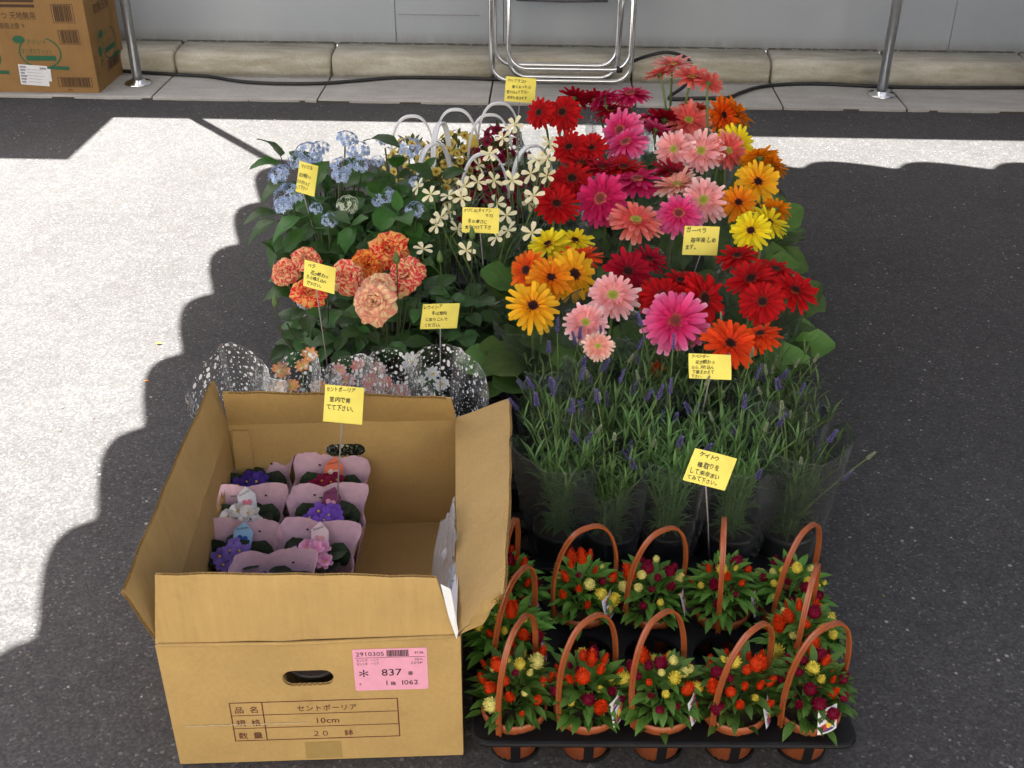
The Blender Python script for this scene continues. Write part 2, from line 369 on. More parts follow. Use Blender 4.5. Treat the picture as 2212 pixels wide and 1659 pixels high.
# ------------------------------------------------------------------ mesh helpers
class MB:
    def __init__(s): s.v = []; s.f = []; s.uv = []; s.mi = []

    def vert(s, p, uv=(0, 0)):
        s.v.append(tuple(p)); s.uv.append(tuple(uv)); return len(s.v) - 1

    def face(s, idx, mi=0): s.f.append(tuple(idx)); s.mi.append(mi)

    def grid(s, P, UV=None, mi=0, closed=False):
        base = len(s.v); nr = len(P); nc = len(P[0])
        for i in range(nr):
            for j in range(nc):
                s.vert(P[i][j], UV[i][j] if UV else (j / max(1, nc - 1), i / max(1, nr - 1)))
        for i in range(nr - 1):
            for j in range(nc if closed else nc - 1):
                a = base + i * nc + j; b = base + i * nc + (j + 1) % nc
                s.face((a, b, b + nc, a + nc), mi)
        return base

    def tube(s, path, rad, n=8, mi=0, cap=True, flat=1.0, up=None):
        path = [V(p) for p in path]; m = len(path)
        rad = rad if isinstance(rad, (list, tuple)) else [rad] * m
        t0 = (path[1] - path[0]).normalized()
        u = V(up) if up else (V((0, 0, 1)) if abs(t0.z) < 0.9 else V((1, 0, 0)))
        rows = []
        for i, p in enumerate(path):
            t = (path[min(i + 1, m - 1)] - path[max(i - 1, 0)]).normalized()
            x = u - t * u.dot(t)
            if x.length < 1e-6: x = t.orthogonal()
            x.normalize(); y = t.cross(x)
            if not up: u = x
            rows.append([p + (x * cos(2 * pi * j / n) * rad[i] + y * sin(2 * pi * j / n) * rad[i] * flat) for j in range(n)])
        b = s.grid(rows, [[(j / n, i / (m - 1)) for j in range(n)] for i in range(m)], mi, True)
        if cap:
            s.face([b + j for j in range(n)][::-1], mi); s.face([b + (m - 1) * n + j for j in range(n)], mi)

    def box(s, c, size, mi=0, rot=None):
        c = V(c); hx, hy, hz = (q / 2 for q in size); b = len(s.v)
        for z in (-hz, hz):
            for x, y in ((-hx, -hy), (hx, -hy), (hx, hy), (-hx, hy)):
                p = V((x, y, z))
                if rot: p = rot @ p
                s.vert(c + p, (x, y))
        for q in ((3, 2, 1, 0), (4, 5, 6, 7), (0, 1, 5, 4), (1, 2, 6, 5), (2, 3, 7, 6), (3, 0, 4, 7)): s.face([b + i for i in q], mi)

    def lathe(s, prof, n=20, mi=0, c=(0, 0, 0)):
        rows = [[V(c) + V((r * cos(2 * pi * j / n), r * sin(2 * pi * j / n), z)) for j in range(n)] for r, z in prof]
        s.grid(rows, [[(j / n, i / (len(prof) - 1)) for j in range(n)] for i in range(len(prof))], mi, True)

    def disc(s, c, r, n=12, mi=0, ax=(0, 0, 1), uvr=None):
        q = V(ax).to_track_quat('Z', 'Y'); b = len(s.v)
        for j in range(n): s.vert(V(c) + q @ V((r * cos(2 * pi * j / n), r * sin(2 * pi * j / n), 0)), uvr or (0, 0))
        s.face(range(b, b + n), mi)

    def add(s, o, Mx=Matrix(), mi=None, uvf=None):
        b = len(s.v)
        for p, q in zip(o.v, o.uv): s.v.append(tuple(Mx @ V(p))); s.uv.append(uvf(q) if uvf else q)
        for f, k in zip(o.f, o.mi): s.f.append(tuple(i + b for i in f)); s.mi.append(k if mi is None else mi)

    def mesh(s, name, mats, smooth=True):
        me = bpy.data.meshes.new(name); me.from_pydata(s.v, [], s.f)
        ul = me.uv_layers.new(name='UVMap')
        idx = [0] * len(me.loops); me.loops.foreach_get('vertex_index', idx)
        flat = [c for i in idx for c in s.uv[i]]
        ul.data.foreach_set('uv', flat)
        for m_ in (mats if isinstance(mats, (list, tuple)) else [mats]): me.materials.append(m_)
        me.polygons.foreach_set('material_index', s.mi)
        me.polygons.foreach_set('use_smooth', [smooth] * len(me.polygons))
        me.update(); return me


def add(name, me, parent=None, Mx=None, mat=None, kind=None, label=None):
    o = bpy.data.objects.new(name, me); C.objects.link(o)
    if parent: o.parent = parent
    if Mx is not None: o.matrix_basis = Mx
    if mat is not None:
        o.material_slots[0].link = 'OBJECT'; o.material_slots[0].material = mat
    if kind: o['kind'] = kind
    if label: o['label'] = label
    return o


def thing(name, label, cat, loc=(0, 0, 0), rz=0.0, group=None):
    o = bpy.data.objects.new(name, None); C.objects.link(o); o.empty_display_size = 0.05
    o.location = loc; o.rotation_euler = (0, 0, rz); o['label'] = label; o['category'] = cat
    if group: o['group'] = group
    return o


def tag(o, label, cat, group=None):
    o['label'] = label; o['category'] = cat
    if group: o['group'] = group
    return o


def T(x, y=None, z=None): return Matrix.Translation(V(x) if y is None else V((x, y, z)))
def RX(a): return Matrix.Rotation(a, 4, 'X')
def RY(a): return Matrix.Rotation(a, 4, 'Y')
def RZ(a): return Matrix.Rotation(a, 4, 'Z')
def SC(a): return Matrix.Diagonal((a, a, a, 1)) if not isinstance(a, tuple) else Matrix.Diagonal((*a, 1))


def frame(loc, y, zhint=(0, 0, 1)):
    """Y along y, Z as near zhint as can be"""
    y = V(y).normalized(); z = V(zhint) - y * V(zhint).dot(y)
    if z.length < 1e-4: z = y.orthogonal()
    z.normalize(); x = y.cross(z)
    return Matrix(((x.x, y.x, z.x, loc[0]), (x.y, y.y, z.y, loc[1]), (x.z, y.z, z.z, loc[2]), (0, 0, 0, 1)))


def frameZ(loc, z, spin=0.0):
    z = V(z).normalized(); y = V((0, 0, 1)) - z * z.z
    if y.length < 1e-3: y = V((0, 1, 0))
    y.normalize(); x = y.cross(z)
    return Matrix(((x.x, y.x, z.x, loc[0]), (x.y, y.y, z.y, loc[1]), (x.z, y.z, z.z, loc[2]), (0, 0, 0, 1))) @ RZ(spin)


def bez(a, b, c, n=8):
    a, b, c = V(a), V(b), V(c)
    return [a * (1 - t) ** 2 + b * 2 * t * (1 - t) + c * t * t for t in (i / n for i in range(n + 1))]


def text_mb(lines, bold=0.0):
    """lines: (string, x, y, size, rotation[, squeeze]) -> MB of flat letters in the XY plane"""
    mb = MB()
    if bold:
        lines = [(l[0], l[1] + dx * bold * l[3], l[2] + dy * bold * l[3]) + tuple(l[3:]) for l in lines for dx, dy in ((0, 0), (1, .3), (.3, 1))]
    for li, ln in enumerate(lines):
        st, x, y, sz, ro = ln[:5]; sx = ln[5] if len(ln) > 5 else 1.0
        cu = bpy.data.curves.new('lettering', 'FONT'); cu.body = st; cu.size = sz; cu.resolution_u = 2
        ob = bpy.data.objects.new('lettering', cu); C.objects.link(ob)
        bpy.context.view_layer.update()
        me = bpy.data.meshes.new_from_object(ob.evaluated_get(bpy.context.evaluated_depsgraph_get()))
        Mx = T(x, y, 0.00004 * (li % 3) if bold else 0) @ RZ(ro) @ SC((sx, 1, 1)); b = len(mb.v)
        for v in me.vertices: mb.vert(Mx @ v.co)
        for p in me.polygons: mb.face([b + i for i in p.vertices])
        bpy.data.objects.remove(ob); bpy.data.curves.remove(cu); bpy.data.meshes.remove(me)
    return mb


GLYPH = {}
def glyph(ch):
    if ch not in GLYPH: GLYPH[ch] = text_mb([(ch, 0, 0, 1, 0)])
    return GLYPH[ch]


def rect(mb, x0, y0, x1, y1, z=0.0, mi=0):
    b = len(mb.v)
    for p in ((x0, y0), (x1, y0), (x1, y1), (x0, y1)): mb.vert((*p, z), p)
    mb.face((b, b + 1, b + 2, b + 3), mi)


def ellipse_ring(mb, cx, cy, rx, ry, wd, n=28, mi=0, a0=0.0, a1=2 * pi):
    rows = [[V((cx + (rx - q) * cos(a0 + (a1 - a0) * i / n), cy + (ry - q) * sin(a0 + (a1 - a0) * i / n), 0)) for i in range(n + 1)] for q in (wd, 0)]
    mb.grid(rows, None, mi)


def plate(outline, holes, th, bevel=0.0):
    """a flat plate with real holes, in the XY plane, thickness th about z = 0"""
    cu = bpy.data.curves.new('plate', 'CURVE'); cu.dimensions = '2D'; cu.fill_mode = 'BOTH'; cu.extrude = th / 2
    for pts in [outline] + list(holes):
        sp = cu.splines.new('POLY'); sp.points.add(len(pts) - 1); sp.use_cyclic_u = True
        for q, p in zip(sp.points, pts): q.co = (p[0], p[1], 0, 1)
    ob = bpy.data.objects.new('plate', cu); C.objects.link(ob); bpy.context.view_layer.update()
    me = bpy.data.meshes.new_from_object(ob.evaluated_get(bpy.context.evaluated_depsgraph_get()))
    mb = MB()
    for v in me.vertices: mb.vert(v.co, (v.co.x, v.co.y))
    for p in me.polygons: mb.face(tuple(p.vertices))
    bpy.data.objects.remove(ob); bpy.data.curves.remove(cu); bpy.data.meshes.remove(me)
    return mb


def circle(cx, cy, r, n=24): return [(cx + r * cos(2 * pi * i / n), cy + r * sin(2 * pi * i / n)) for i in range(n)]
def slot(cx, cy, hl, r, n=8): return [(cx + hl - r + r * cos(a), cy + r * sin(a)) for a in [(-pi / 2 + pi * i / n) for i in range(n + 1)]] + \
    [(cx - hl + r + r * cos(a), cy + r * sin(a)) for a in [(pi / 2 + pi * i / n) for i in range(n + 1)]]


# ------------------------------------------------------------------ setting: ground, pavement strip, kerb, wall
g = MB(); rect(g, -70, -70, 70, 70)
gr = add('ground', g.mesh('ground', M['asphalt'])); gr['kind'] = 'structure'; gr['label'] = 'dark asphalt ground, half in sun and half in the shade of a tent'

KA = -0.0345                                        # the wall runs a little askew to the camera
KM = T(0, 4.585, 0) @ RZ(KA)
JX = [-4.6, -4.0, -3.4, -2.8, -2.2, -1.5, -0.81, -0.10, 0.5, 1.10, 1.60, 2.2, 2.8, 3.4, 4.0, 4.6]
pv = bpy.data.objects.new('pavement', None); C.objects.link(pv); pv.matrix_basis = KM; pv['kind'] = 'structure'
pv['label'] = 'strip of pale concrete paving slabs and kerb stones along the wall'
bed = MB(); bed.box((0, 0.27, 0.001), (9.2, 0.536, 0.01)); add('mortar_bed', bed.mesh('mortar_bed', M['joint'], False), pv)
for i in range(len(JX) - 1):
    x0, x1 = JX[i] + 0.004, JX[i + 1] - 0.004; L = x1 - x0
    s = MB(); e = R.uniform(-0.001, 0.001)
    nseg = 12; rows = []
    jag = [R.uniform(-0.004, 0.004) for _ in range(nseg + 1)]
    for (yy, zz) in ((0.0, -0.02), (0.0, 0.010), (0.004, 0.013), (0.335, 0.014), (0.337, 0.0)):
        rows.append([(x0 + L * j / nseg, yy + (jag[j] if yy < 0.01 else 0), zz + e) for j in range(nseg + 1)])
    s.grid(rows)
    s.box(((x0 + x1) / 2, 0.17, 0.0), (L - 0.0005, 0.32, 0.02))
    add('paving_slab', s.mesh('paving_slab', M['slab'], False), pv)
    k = MB(); e = R.uniform(-0.002, 0.002)
    prof = [(0.343, 0.0), (0.340, 0.070), (0.341, 0.086), (0.348, 0.098), (0.362, 0.105), (0.40, 0.109), (0.535, 0.112), (0.535, 0.0)]
    rows = []
    for xx, ins in ((x0, 0.010), (x0 + 0.010, 0.0), (x1 - 0.010, 0.0), (x1, 0.010)):
        rows.append([(xx, p[0] + (ins if p[0] < 0.5 else 0) + e, p[1] - ins * (p[1] > 0.05)) for p in prof])
    b = k.grid(rows); k.face([b + q for q in range(8)][::-1]); k.face([b + 24 + q for q in range(8)])
    add('kerb_stone', k.mesh('kerb_stone', M['kerb'], True), pv)

WT = 1.69
wl = thing('wall', 'grey painted panel wall standing behind the kerb stones', 'wall', KM @ V((0, 0.6, 0)), KA)
px_ = [-5.4, -3.0, -1.77, -0.545, -0.065, 1.90, 3.1, 5.4]
for i in range(len(px_) - 1):
    a, b = px_[i] + 0.0015, px_[i + 1] - 0.0015
    p = MB(); p.box(((a + b) / 2, 0.0, WT / 2 + 0.05), (b - a, 0.12 - 0.002 * (i % 2), WT - 0.1))
    add('wall_panel', p.mesh('wall_panel', M['wall'], False), wl)
p = MB(); p.box((0, 0.02, WT / 2 + 0.04), (10.78, 0.05, WT - 0.16)); add('backing', p.mesh('backing', M['wall'], False), wl)
p = MB(); p.box((-0.35, -0.0605, 0.235), (0.36, 0.004, 0.004)); add('repair_seam', p.mesh('repair_seam', M['grey_print'], False), wl)


def valance(mb, p0, p1, ztop, zbot, amp, period, ph=0.0, th=0.003, mi=0):
    p0, p1 = V(p0), V(p1); d = p1 - p0; L = d.length; n = int(L / period * 14)
    nrm = V((-d.y, d.x, 0)).normalized() * th / 2
    for sgn in (1, -1):
        rows = []
        for zf in (0, 1):
            r = []
            for i in range(n + 1):
                q = p0 + d * i / n + nrm * sgn
                s_ = abs(sin(pi * (i / n * L / period + ph)))
                r.append((q.x, q.y, ztop if zf == 0 else zbot + amp * (1 - s_)))
            rows.append(r)
        mb.grid(rows if sgn > 0 else rows[::-1], None, mi)


# the market tent whose shade lies over the flowers; its two rear legs stand on the pavement strip
PL, PR = at(299, 181, 0.014), at(1903, 206, 0.014)
HV = 2.0
tent = thing('market_tent', 'market tent whose two slim galvanised rear legs stand on the paving strip', 'tent', (0, 3.2, 0))
toff = V((0, 3.2, 0))
legs = [PL, PR, V((PL.x + 0.02, PL.y - 3.2, 0.0)), V((PR.x + 0.02, PL.y - 3.2, 0.0))]
for q in legs:
    l = MB(); l.tube([(0, 0, 0.006), (0, 0, 1.2), (0, 0, 2.3)], 0.0205, 16)
    lo = add('leg', l.mesh('leg', M['steel']), tent, T(q - toff))
    bp = MB(); bp.lathe([(0.056, 0.0), (0.058, 0.004), (0.054, 0.009), (0.034, 0.012), (0.030, 0.020), (0.0215, 0.022)], 28)
    bp.disc((0, 0, 0.0005), 0.056, 28)
    add('base_plate', bp.mesh('base_plate', M['chrome']), lo)
cn = MB()
X0, X1, Y0, Y1 = PL.x - 0.03, PR.x + 0.05, PL.y - 3.24, PL.y + 0.03
ap = V(((X0 + X1) / 2, (Y0 + Y1) / 2, 3.05))
cor = [V((X0, Y0, 2.28)), V((X1, Y0, 2.28)), V((X1, Y1, 2.28)), V((X0, Y1, 2.28))]
for i in range(4):
    b = len(cn.v); cn.vert(cor[i] - toff); cn.vert(cor[(i + 1) % 4] - toff); cn.vert(ap - toff); cn.face((b, b + 1, b + 2))
add('canopy', cn.mesh('canopy', M['canopy'], False), tent)
va = MB()
for i in range(4): valance(va, cor[i] - toff, cor[(i + 1) % 4] - toff, 2.279, HV - 0.085, 0.16, 0.34)
add('valance', va.mesh('valance', M['canopy']), tent)

# unseen tent added right of the frame to darken that side
nb = thing('market_tent', 'unseen market tent added beyond the right edge to darken that side', 'tent', (4.05, 3.2, 0))
for q in legs:
    l = MB(); l.tube([(0, 0, 0.006), (0, 0, 1.2), (0, 0, 2.3)], 0.0205, 12); add('leg', l.mesh('leg', M['steel']), nb, T(q - toff))
add('canopy', bpy.data.meshes['canopy'], nb); add('valance', bpy.data.meshes['valance'], nb)
cu_ = MB(); rows = [[V((-1.66 + 0.02 * sin(j * 1.3), -1.55 + 3.2 * j / 40, z)) for j in range(41)] for z in (0.03, 0.8, 1.6, 2.3)]
cu_.grid(rows); add('dimming_curtain', cu_.mesh('dimming_curtain', plain('navy_curtain_cloth', (0.035, 0.035, 0.042), 0.85)), nb)  # dark cloth added to block skylight from the right

# unseen sunlit house front, added behind the camera to bounce light forward
bd_ = thing('bounce_building', 'unseen cream house front added behind the camera to bounce sunlight', 'bounce_building', (0, -7.0, 0))
f_ = MB(); f_.box((0, -0.5, 3.6), (30, 1.0, 7.2)); add('facade', f_.mesh('facade', plain('cream_render', (0.56, 0.53, 0.47), 0.85, var=0.05, scale=2), False), bd_)
w_ = MB(); w_.box((0, 0.012, 0), (1.3, 0.03, 1.1)); wm_ = w_.mesh('window', plain('dark_glazing', (0.03, 0.035, 0.04), 0.1), False)
for i in range(8):
    for zz in (2.2, 5.2): add('window', wm_, bd_, T(-12.2 + 3.5 * i, 0, zz))

# unseen awnings added above the wall, shaped to cast the back strip's shade edges
aw = thing('unseen_awning', 'unseen scalloped valance added along the wall top to cast the back shade edge', 'unseen_awning', KM @ V((1.7, 0.5, 0)), KA)
a_ = MB(); valance(a_, (-2.0, 0.02, 0), (2.2, 0.02, 0), 1.80, 1.655, 0.055, 0.36)
add('valance', a_.mesh('valance', M['canopy']), aw)
a_ = MB(); a_.box((0.1, 0.30, 1.90), (4.2, 0.62, 0.01), 0, Matrix.Rotation(radians(14), 3, 'X')); add('canopy', a_.mesh('canopy', M['canopy'], False), aw)
aw = thing('unseen_awning', 'unseen flat canopy added above the tall brown carton to cast the left shade corner', 'unseen_awning', KM @ V((-4.2, 0.6, 0)), KA)
a_ = MB(); a_.box((0.14, 0.45, 2.0), (3.35, 1.7, 0.012)); add('canopy', a_.mesh('canopy', M['canopy'], False), aw)
for sx in (-1.4, 1.7):
    a_ = MB(); a_.tube([(sx, 1.2, 0), (sx, 1.2, 1.0), (sx, 1.2, 2.0)], 0.02, 8); add('post', a_.mesh('post', M['steel']), aw)

# ------------------------------------------------------------------ folding chair at the wall
def cpt(px, py, yl):
    """a point on the plane at distance yl behind the kerb edge"""
    o = V((0, 0, CAM_H)); d = CM.to_3x3() @ V(((px - 1106) / FPX, -(py - 829.5) / FPX, -1))
    n = KM.to_3x3() @ V((0, 1, 0)); p0 = KM @ V((0, yl, 0))
    return o + d * ((p0 - o).dot(n) / d.dot(n))


def uloop(mb, xl, xr, z0, top, yb, yt, r=0.011, lean=0.0, rb=0.075):
    """a bent tube loop: two legs joined by a foot bar"""
    pts = [(xl - lean, yt, top)]
    pts += [(xl - lean * (1 - q) * 0.5, yt + (yb - yt) * q, top + (z0 + rb - top) * q) for q in (0.5, 1.0)]
    pts += [(xl + rb * (1 - cos(a)), yb, z0 + rb * (1 - sin(a))) for a in [pi / 2 * i / 6 for i in range(1, 7)]]
    pts += [(xr - rb * (1 - cos(a)), yb, z0 + rb * (1 - sin(a))) for a in [pi / 2 * (6 - i) / 6 for i in range(0, 7)]]
    pts += [(xr + lean * (1 - q) * 0.5, yt + (yb - yt) * q, top + (z0 + rb - top) * q) for q in (0.5,)] + [(xr + lean, yt, top)]
    mb.tube(pts, r, 12)


ch = thing('folding_chair', 'chromed tube folding chair standing on the paving strip against the wall', 'chair', KM @ V((0, 0.2, 0.014)), KA)
for (nm, xl, xr, z0, yb, yt, top, ln) in (('front_leg', -0.106, 0.492, 0.012, 0.075, 0.10, 0.60, 0.010), ('rear_leg', -0.03, 0.436, 0.016, 0.115, 0.03, 0.55, 0.02),
                                          ('cross_bar', -0.092, 0.43, 0.064, 0.128, 0.12, 0.50, 0.0), ('seat_support', -0.03, 0.482, 0.075, 0.03, 0.075, 0.50, 0.0)):
    mb = MB(); uloop(mb, xl, xr, z0, top, yb, yt, 0.0096, ln); add(nm, mb.mesh(nm, M['chrome']), ch)
mb = MB(); mb.tube([(0.428, 0.03, 0.076), (0.452, 0.03, 0.077)], 0.0145, 14); add('rubber_foot', mb.mesh('rubber_foot', M['rubber']), ch)
mb = MB(); rows = []
for i in range(9):
    t = i / 8
    rows.append([(0.19 + (q - 0.5) * (0.40 if 0 < i < 8 else 0.36), 0.075 - 0.06 * t, 0.352 + 0.36 * t + 0.006 * sin(pi * q)) for q in [j / 8 for j in range(9)]])
mb.grid(rows); mb.grid([[(p[0], p[1] + 0.025, p[2]) for p in r][::-1] for r in rows])
mb.tube([(0.0, 0.08, 0.351), (0.2, 0.082, 0.347), (0.38, 0.08, 0.351)], 0.010, 8)
add('seat', mb.mesh('seat', M['vinyl_seat']), ch)
mb = MB(); mb.box((0.19, 0.09, 0.80), (0.44, 0.025, 0.22)); add('backrest', mb.mesh('backrest', M['vinyl_seat']), ch)

# ------------------------------------------------------------------ power cable
cp = [(255, 152, .02), (290, 155, .022), (381, 161, .022), (450, 165, .022), (514, 175, .022), (590, 180, .022), (690, 180, .022), (774, 174, .022), (850, 168, .022), (930, 167.5, .022), (1010, 169, .022), (1065, 171, .022),
      (1160, 173, .022), (1260, 172, .022), (1310, 162, .03), (1340, 148, .06), (1370, 131, .10), (1405, 119, .135), (1440, 113, .15), (1470, 119, .15), (1490, 133, .13), (1493, 160, .09), (1478, 186, .05), (1450, 206, .025),
      (1450, 214, .022), (1500, 212, .022), (1570, 211, .022), (1600, 200, .022), (1640, 188, .022), (1700, 182, .022), (1770, 181, .022), (1840, 184, .022), (1903, 187, .022), (2010, 189, .022), (2130, 189.5, .022), (2260, 189, .022)]
def smooth(pts, k=4):
    o = []
    for i in range(len(pts) - 1):
        p0, p1, p2, p3 = pts[max(i - 1, 0)], pts[i], pts[i + 1], pts[min(i + 2, len(pts) - 1)]
        for j in range(k):
            t = j / k
            o.append(0.5 * (2 * p1 + (p2 - p0) * t + (2 * p0 - 5 * p1 + 4 * p2 - p3) * t * t + (3 * p1 - p0 - 3 * p2 + p3) * t ** 3))
    return o + [pts[-1]]
mb = MB(); mb.tube(smooth([at(*q) for q in cp]), 0.0075, 8)
tag(add('power_cable', mb.mesh('power_cable', M['rubber'])), 'black power cable snaking along the foot of the kerb stones', 'cable')

# ------------------------------------------------------------------ tall brown carton at the left
BM = T(at(215, 201, 0.015)) @ RZ(radians(-1.5))
bb = thing('carton', 'tall brown carton with green printing on the paving strip beside the left tent leg', 'carton', BM.translation, radians(-1.5))
mb = MB(); mb.box((-0.31, 0.175, 0.225), (0.62, 0.35, 0.45)); add('body', mb.mesh('body', M['kraft2'], False), bb)
def front(x, z): return T(x, -0.0012, z) @ RX(pi / 2)
def right_(y, z): return T(0.0012, y, z) @ RZ(pi / 2) @ RX(pi / 2)
# prints on the front face (x runs to the left of the corner, z up)
def emblem(sc=1.0, squeeze=1.0):
    m_ = MB()
    ellipse_ring(m_, 0, 0, 0.088 * squeeze, 0.066, 0.006, 30, 0, radians(-215), radians(65))
    rect(m_, -0.062 * squeeze, -0.033, 0.062 * squeeze, -0.012, 0.0004)
    b = len(m_.v)
    for p in ((-0.02 * squeeze, -0.066), (0.11 * squeeze, -0.071), (0.108 * squeeze, -0.055), (0.04 * squeeze, -0.055)): m_.vert((*p, 0.0002))
    m_.face((b, b + 1, b + 2, b + 3))
    b = len(m_.v)
    for j in range(14): m_.vert((-0.078 * squeeze + 0.026 * squeeze * cos(j * 0.4488), 0.052 + 0.016 * sin(j * 0.4488), 0.0002))
    m_.face(range(b, b + 14))
    m_.add(text_mb([('すっきりフィット', -0.077 * squeeze, -0.004, 0.026, 0.0, 0.62 * squeeze), ('アテント', -0.05 * squeeze, 0.034, 0.024, 0.0, 0.9 * squeeze)]), T(0, 0, 0.0006))
    return m_
pr = MB()
pr.add(emblem(), T(-0.275 + 0.06, 0.165, 0))
for (x0, x1, z0, z1) in ((-0.45, -0.385, 0.19, 0.232), (-0.40, -0.365, 0.10, 0.18), (-0.455, -0.39, 0.13, 0.152)): pass
pr.add(emblem(), T(-0.47, 0.145, 0))
add('green_print', pr.mesh('green_print', M['print_green'], False), bb, front(0, 0))
pr = MB()
def barcode(m_, x0, y0, x1, y1, rr, fr=True):
    if fr:
        t = 0.002
        rect(m_, x0, y0, x1, y0 + t); rect(m_, x0, y1 - t, x1, y1); rect(m_, x0, y0 + t, x0 + t, y1 - t); rect(m_, x1 - t, y0 + t, x1, y1 - t)
    x = x0 + (x1 - x0) * 0.1
    while x < x1 - (x1 - x0) * 0.1:
        w_ = rr.choice((0.0012, 0.002, 0.003, 0.0042)); rect(m_, x, y0 + (y1 - y0) * 0.08, min(x + w_, x1 - 0.004), y1 - (y1 - y0) * 0.06, 0.0002); x += w_ + rr.choice((0.0012, 0.0018, 0.0026))
for q in ((-0.165, 0.024, -0.022, 0.064), (-0.125, 0.200, -0.040, 0.258), (-0.135, 0.285, -0.045, 0.36)):
    bq = MB(); barcode(bq, *q, R); add('barcode', bq.mesh('barcode', M['print_brown'], False), bb, front(0, 0))
pr.add(text_mb([('おむつ 天地無用', -0.40, 0.30, 0.034, 0, 0.8), ('取扱注意 ↑', -0.36, 0.262, 0.026, 0, 0.8), ('4901', -0.13, 0.008, 0.012, 0)]), T(0, 0, 0.0003))
for q in range(3): rect(pr, -0.42, 0.345 + q * 0.02, -0.20, 0.357 + q * 0.02)
add('brown_print', pr.mesh('brown_print', M['print_brown'], False), bb, front(0, 0))
pr = MB(); pr.add(emblem(0.8, 0.95), T(0.20, 0.16, 0)); b = len(pr.v)
for j in range(16): pr.vert((0.085 + 0.02 * cos(j * 0.3927), 0.15 + 0.022 * sin(j * 0.3927), 0))
pr.face(range(b, b + 16)); pr.add(text_mb([('メ', 0.065, 0.185, 0.04, 0), ('れ', 0.07, 0.085, 0.045, 0)]), T(0, 0, 0.0003))
add('green_print', pr.mesh('green_print', M['print_green'], False), bb, right_(0, 0))
bq = MB(); barcode(bq, 0.13, 0.055, 0.29, 0.095, R); add('barcode', bq.mesh('barcode', M['print_brown'], False), bb, right_(0, 0))
for tq in (('やさしい', 0.035, 0.06, 0.022, pi / 2), ('取扱注意', 0.09, 0.30, 0.045, 0)):
    add('lettering', text_mb([tq]).mesh('lettering', M['print_brown'], False), bb, right_(0, 0))
pr = MB(); rows = [[V((x, y, 0.002 * sin(40 * x + 9 * y))) for x in (0, 0.04, 0.08, 0.118)] for y in (0, 0.03, 0.06, 0.084)]
pr.grid(rows); rect(pr, 0.118, 0.022, 0.132, 0.074, 0.001)
sl_ = add('shipping_label', pr.mesh('shipping_label', M['white_paper']), bb, T(-0.322, -0.003, 0.034) @ RX(pi / 2) @ RZ(radians(-4)))
pr = MB()
for q in range(6): rect(pr, 0.006, 0.008 + q * 0.0125, 0.024 + 0.004 * (q % 3), 0.016 + q * 0.0125, 0.0026)
for q in range(5): rect(pr, 0.034, 0.014 + q * 0.013, 0.09 + 0.006 * (q % 3), 0.0155 + q * 0.013, 0.0026)
rect(pr, 0.088, 0.070, 0.115, 0.078, 0.0026)
add('label_print', pr.mesh('label_print', M['grey_print'], False), sl_)

# ------------------------------------------------------------------ open cardboard box in front
BA = atan2(0.021, 0.439); BO = V((-0.513, 1.207, 0.002))
box = thing('cardboard_box', 'open cardboard box with a pink auction label on its front', 'box', BO, BA)
BW, BD, BH, TH = 0.44, 0.59, 0.25, 0.005


def board(name, fr, outline, holes=(), parent=box, flute='x'):
    """corrugated board: two liners, a waved core that shows at its cut edges"""
    mb = MB()
    for z in (-TH / 2, TH / 2):
        pl = plate(outline, holes, 0.0007); mb.add(pl, T(0, 0, z))
    xs = [p[0] for p in outline]; ys = [p[1] for p in outline]
    return add(name, mb.mesh(name, M['kraft'], False), parent, fr)


def core(name, fr, p0, p1, d, parent, amp=TH / 2 - 0.0005, pitch=0.0075, depth=0.012):
    """the waved paper seen along a cut edge from p0 to p1, running inward along d"""
    p0, p1, d = V(p0), V(p1), V(d); L = (p1 - p0).length; n = int(L / pitch * 6); e = (p1 - p0) / n
    rows = [[p0 + e * i + d * q + V((0, 0, amp * sin(2 * pi * i / 6))) for i in range(n + 1)] for q in (-0.0008, depth)]
    mb = MB(); mb.grid(rows); return add(name, mb.mesh(name, M['kraft']), parent, fr)


FR = T(0, TH / 2, 0) @ RX(pi / 2)                         # x along the front, y up
fw = board('front_wall', FR, [(0, 0), (BW, 0), (BW, BH), (0, BH)], [slot(0.213, 0.176, 0.038, 0.0155)])
core('core', Matrix(), (0.185, 0.1612, 0), (0.241, 0.1612, 0), (0, -1, 0), fw)
bw = board('back_wall', T(0, BD - TH / 2, 0) @ RX(pi / 2), [(0.006, 0), (BW - 0.006, 0), (BW - 0.006, BH), (0.006, BH)], [slot(0.222, 0.184, 0.038, 0.0155)])
sf = lambda x: T(x, 0, 0) @ RZ(pi / 2) @ RX(pi / 2)
lw_ = board('side_wall', sf(TH / 2), [(0.006, 0), (BD, 0), (BD, BH), (0.006, BH)], [slot(0.455, 0.176, 0.038, 0.0155)])
core('core', Matrix(), (0.43, 0.1612, 0), (0.48, 0.1612, 0), (0, -1, 0), lw_)
board('side_wall', sf(BW - TH / 2), [(0.006, 0), (BD, 0), (BD, BH), (0.006, BH)])
board('bottom', T(0, 0, 0.004), [(0.006, 0.006), (BW - 0.006, 0.006), (BW - 0.006, BD - 0.006), (0.006, BD - 0.006)])
board('glue_tab', T(0, BD - TH * 1.5 - 0.001, 0) @ RX(pi / 2), [(0.008, 0.06), (0.045, 0.06), (0.045, 0.238), (0.012, 0.238)])


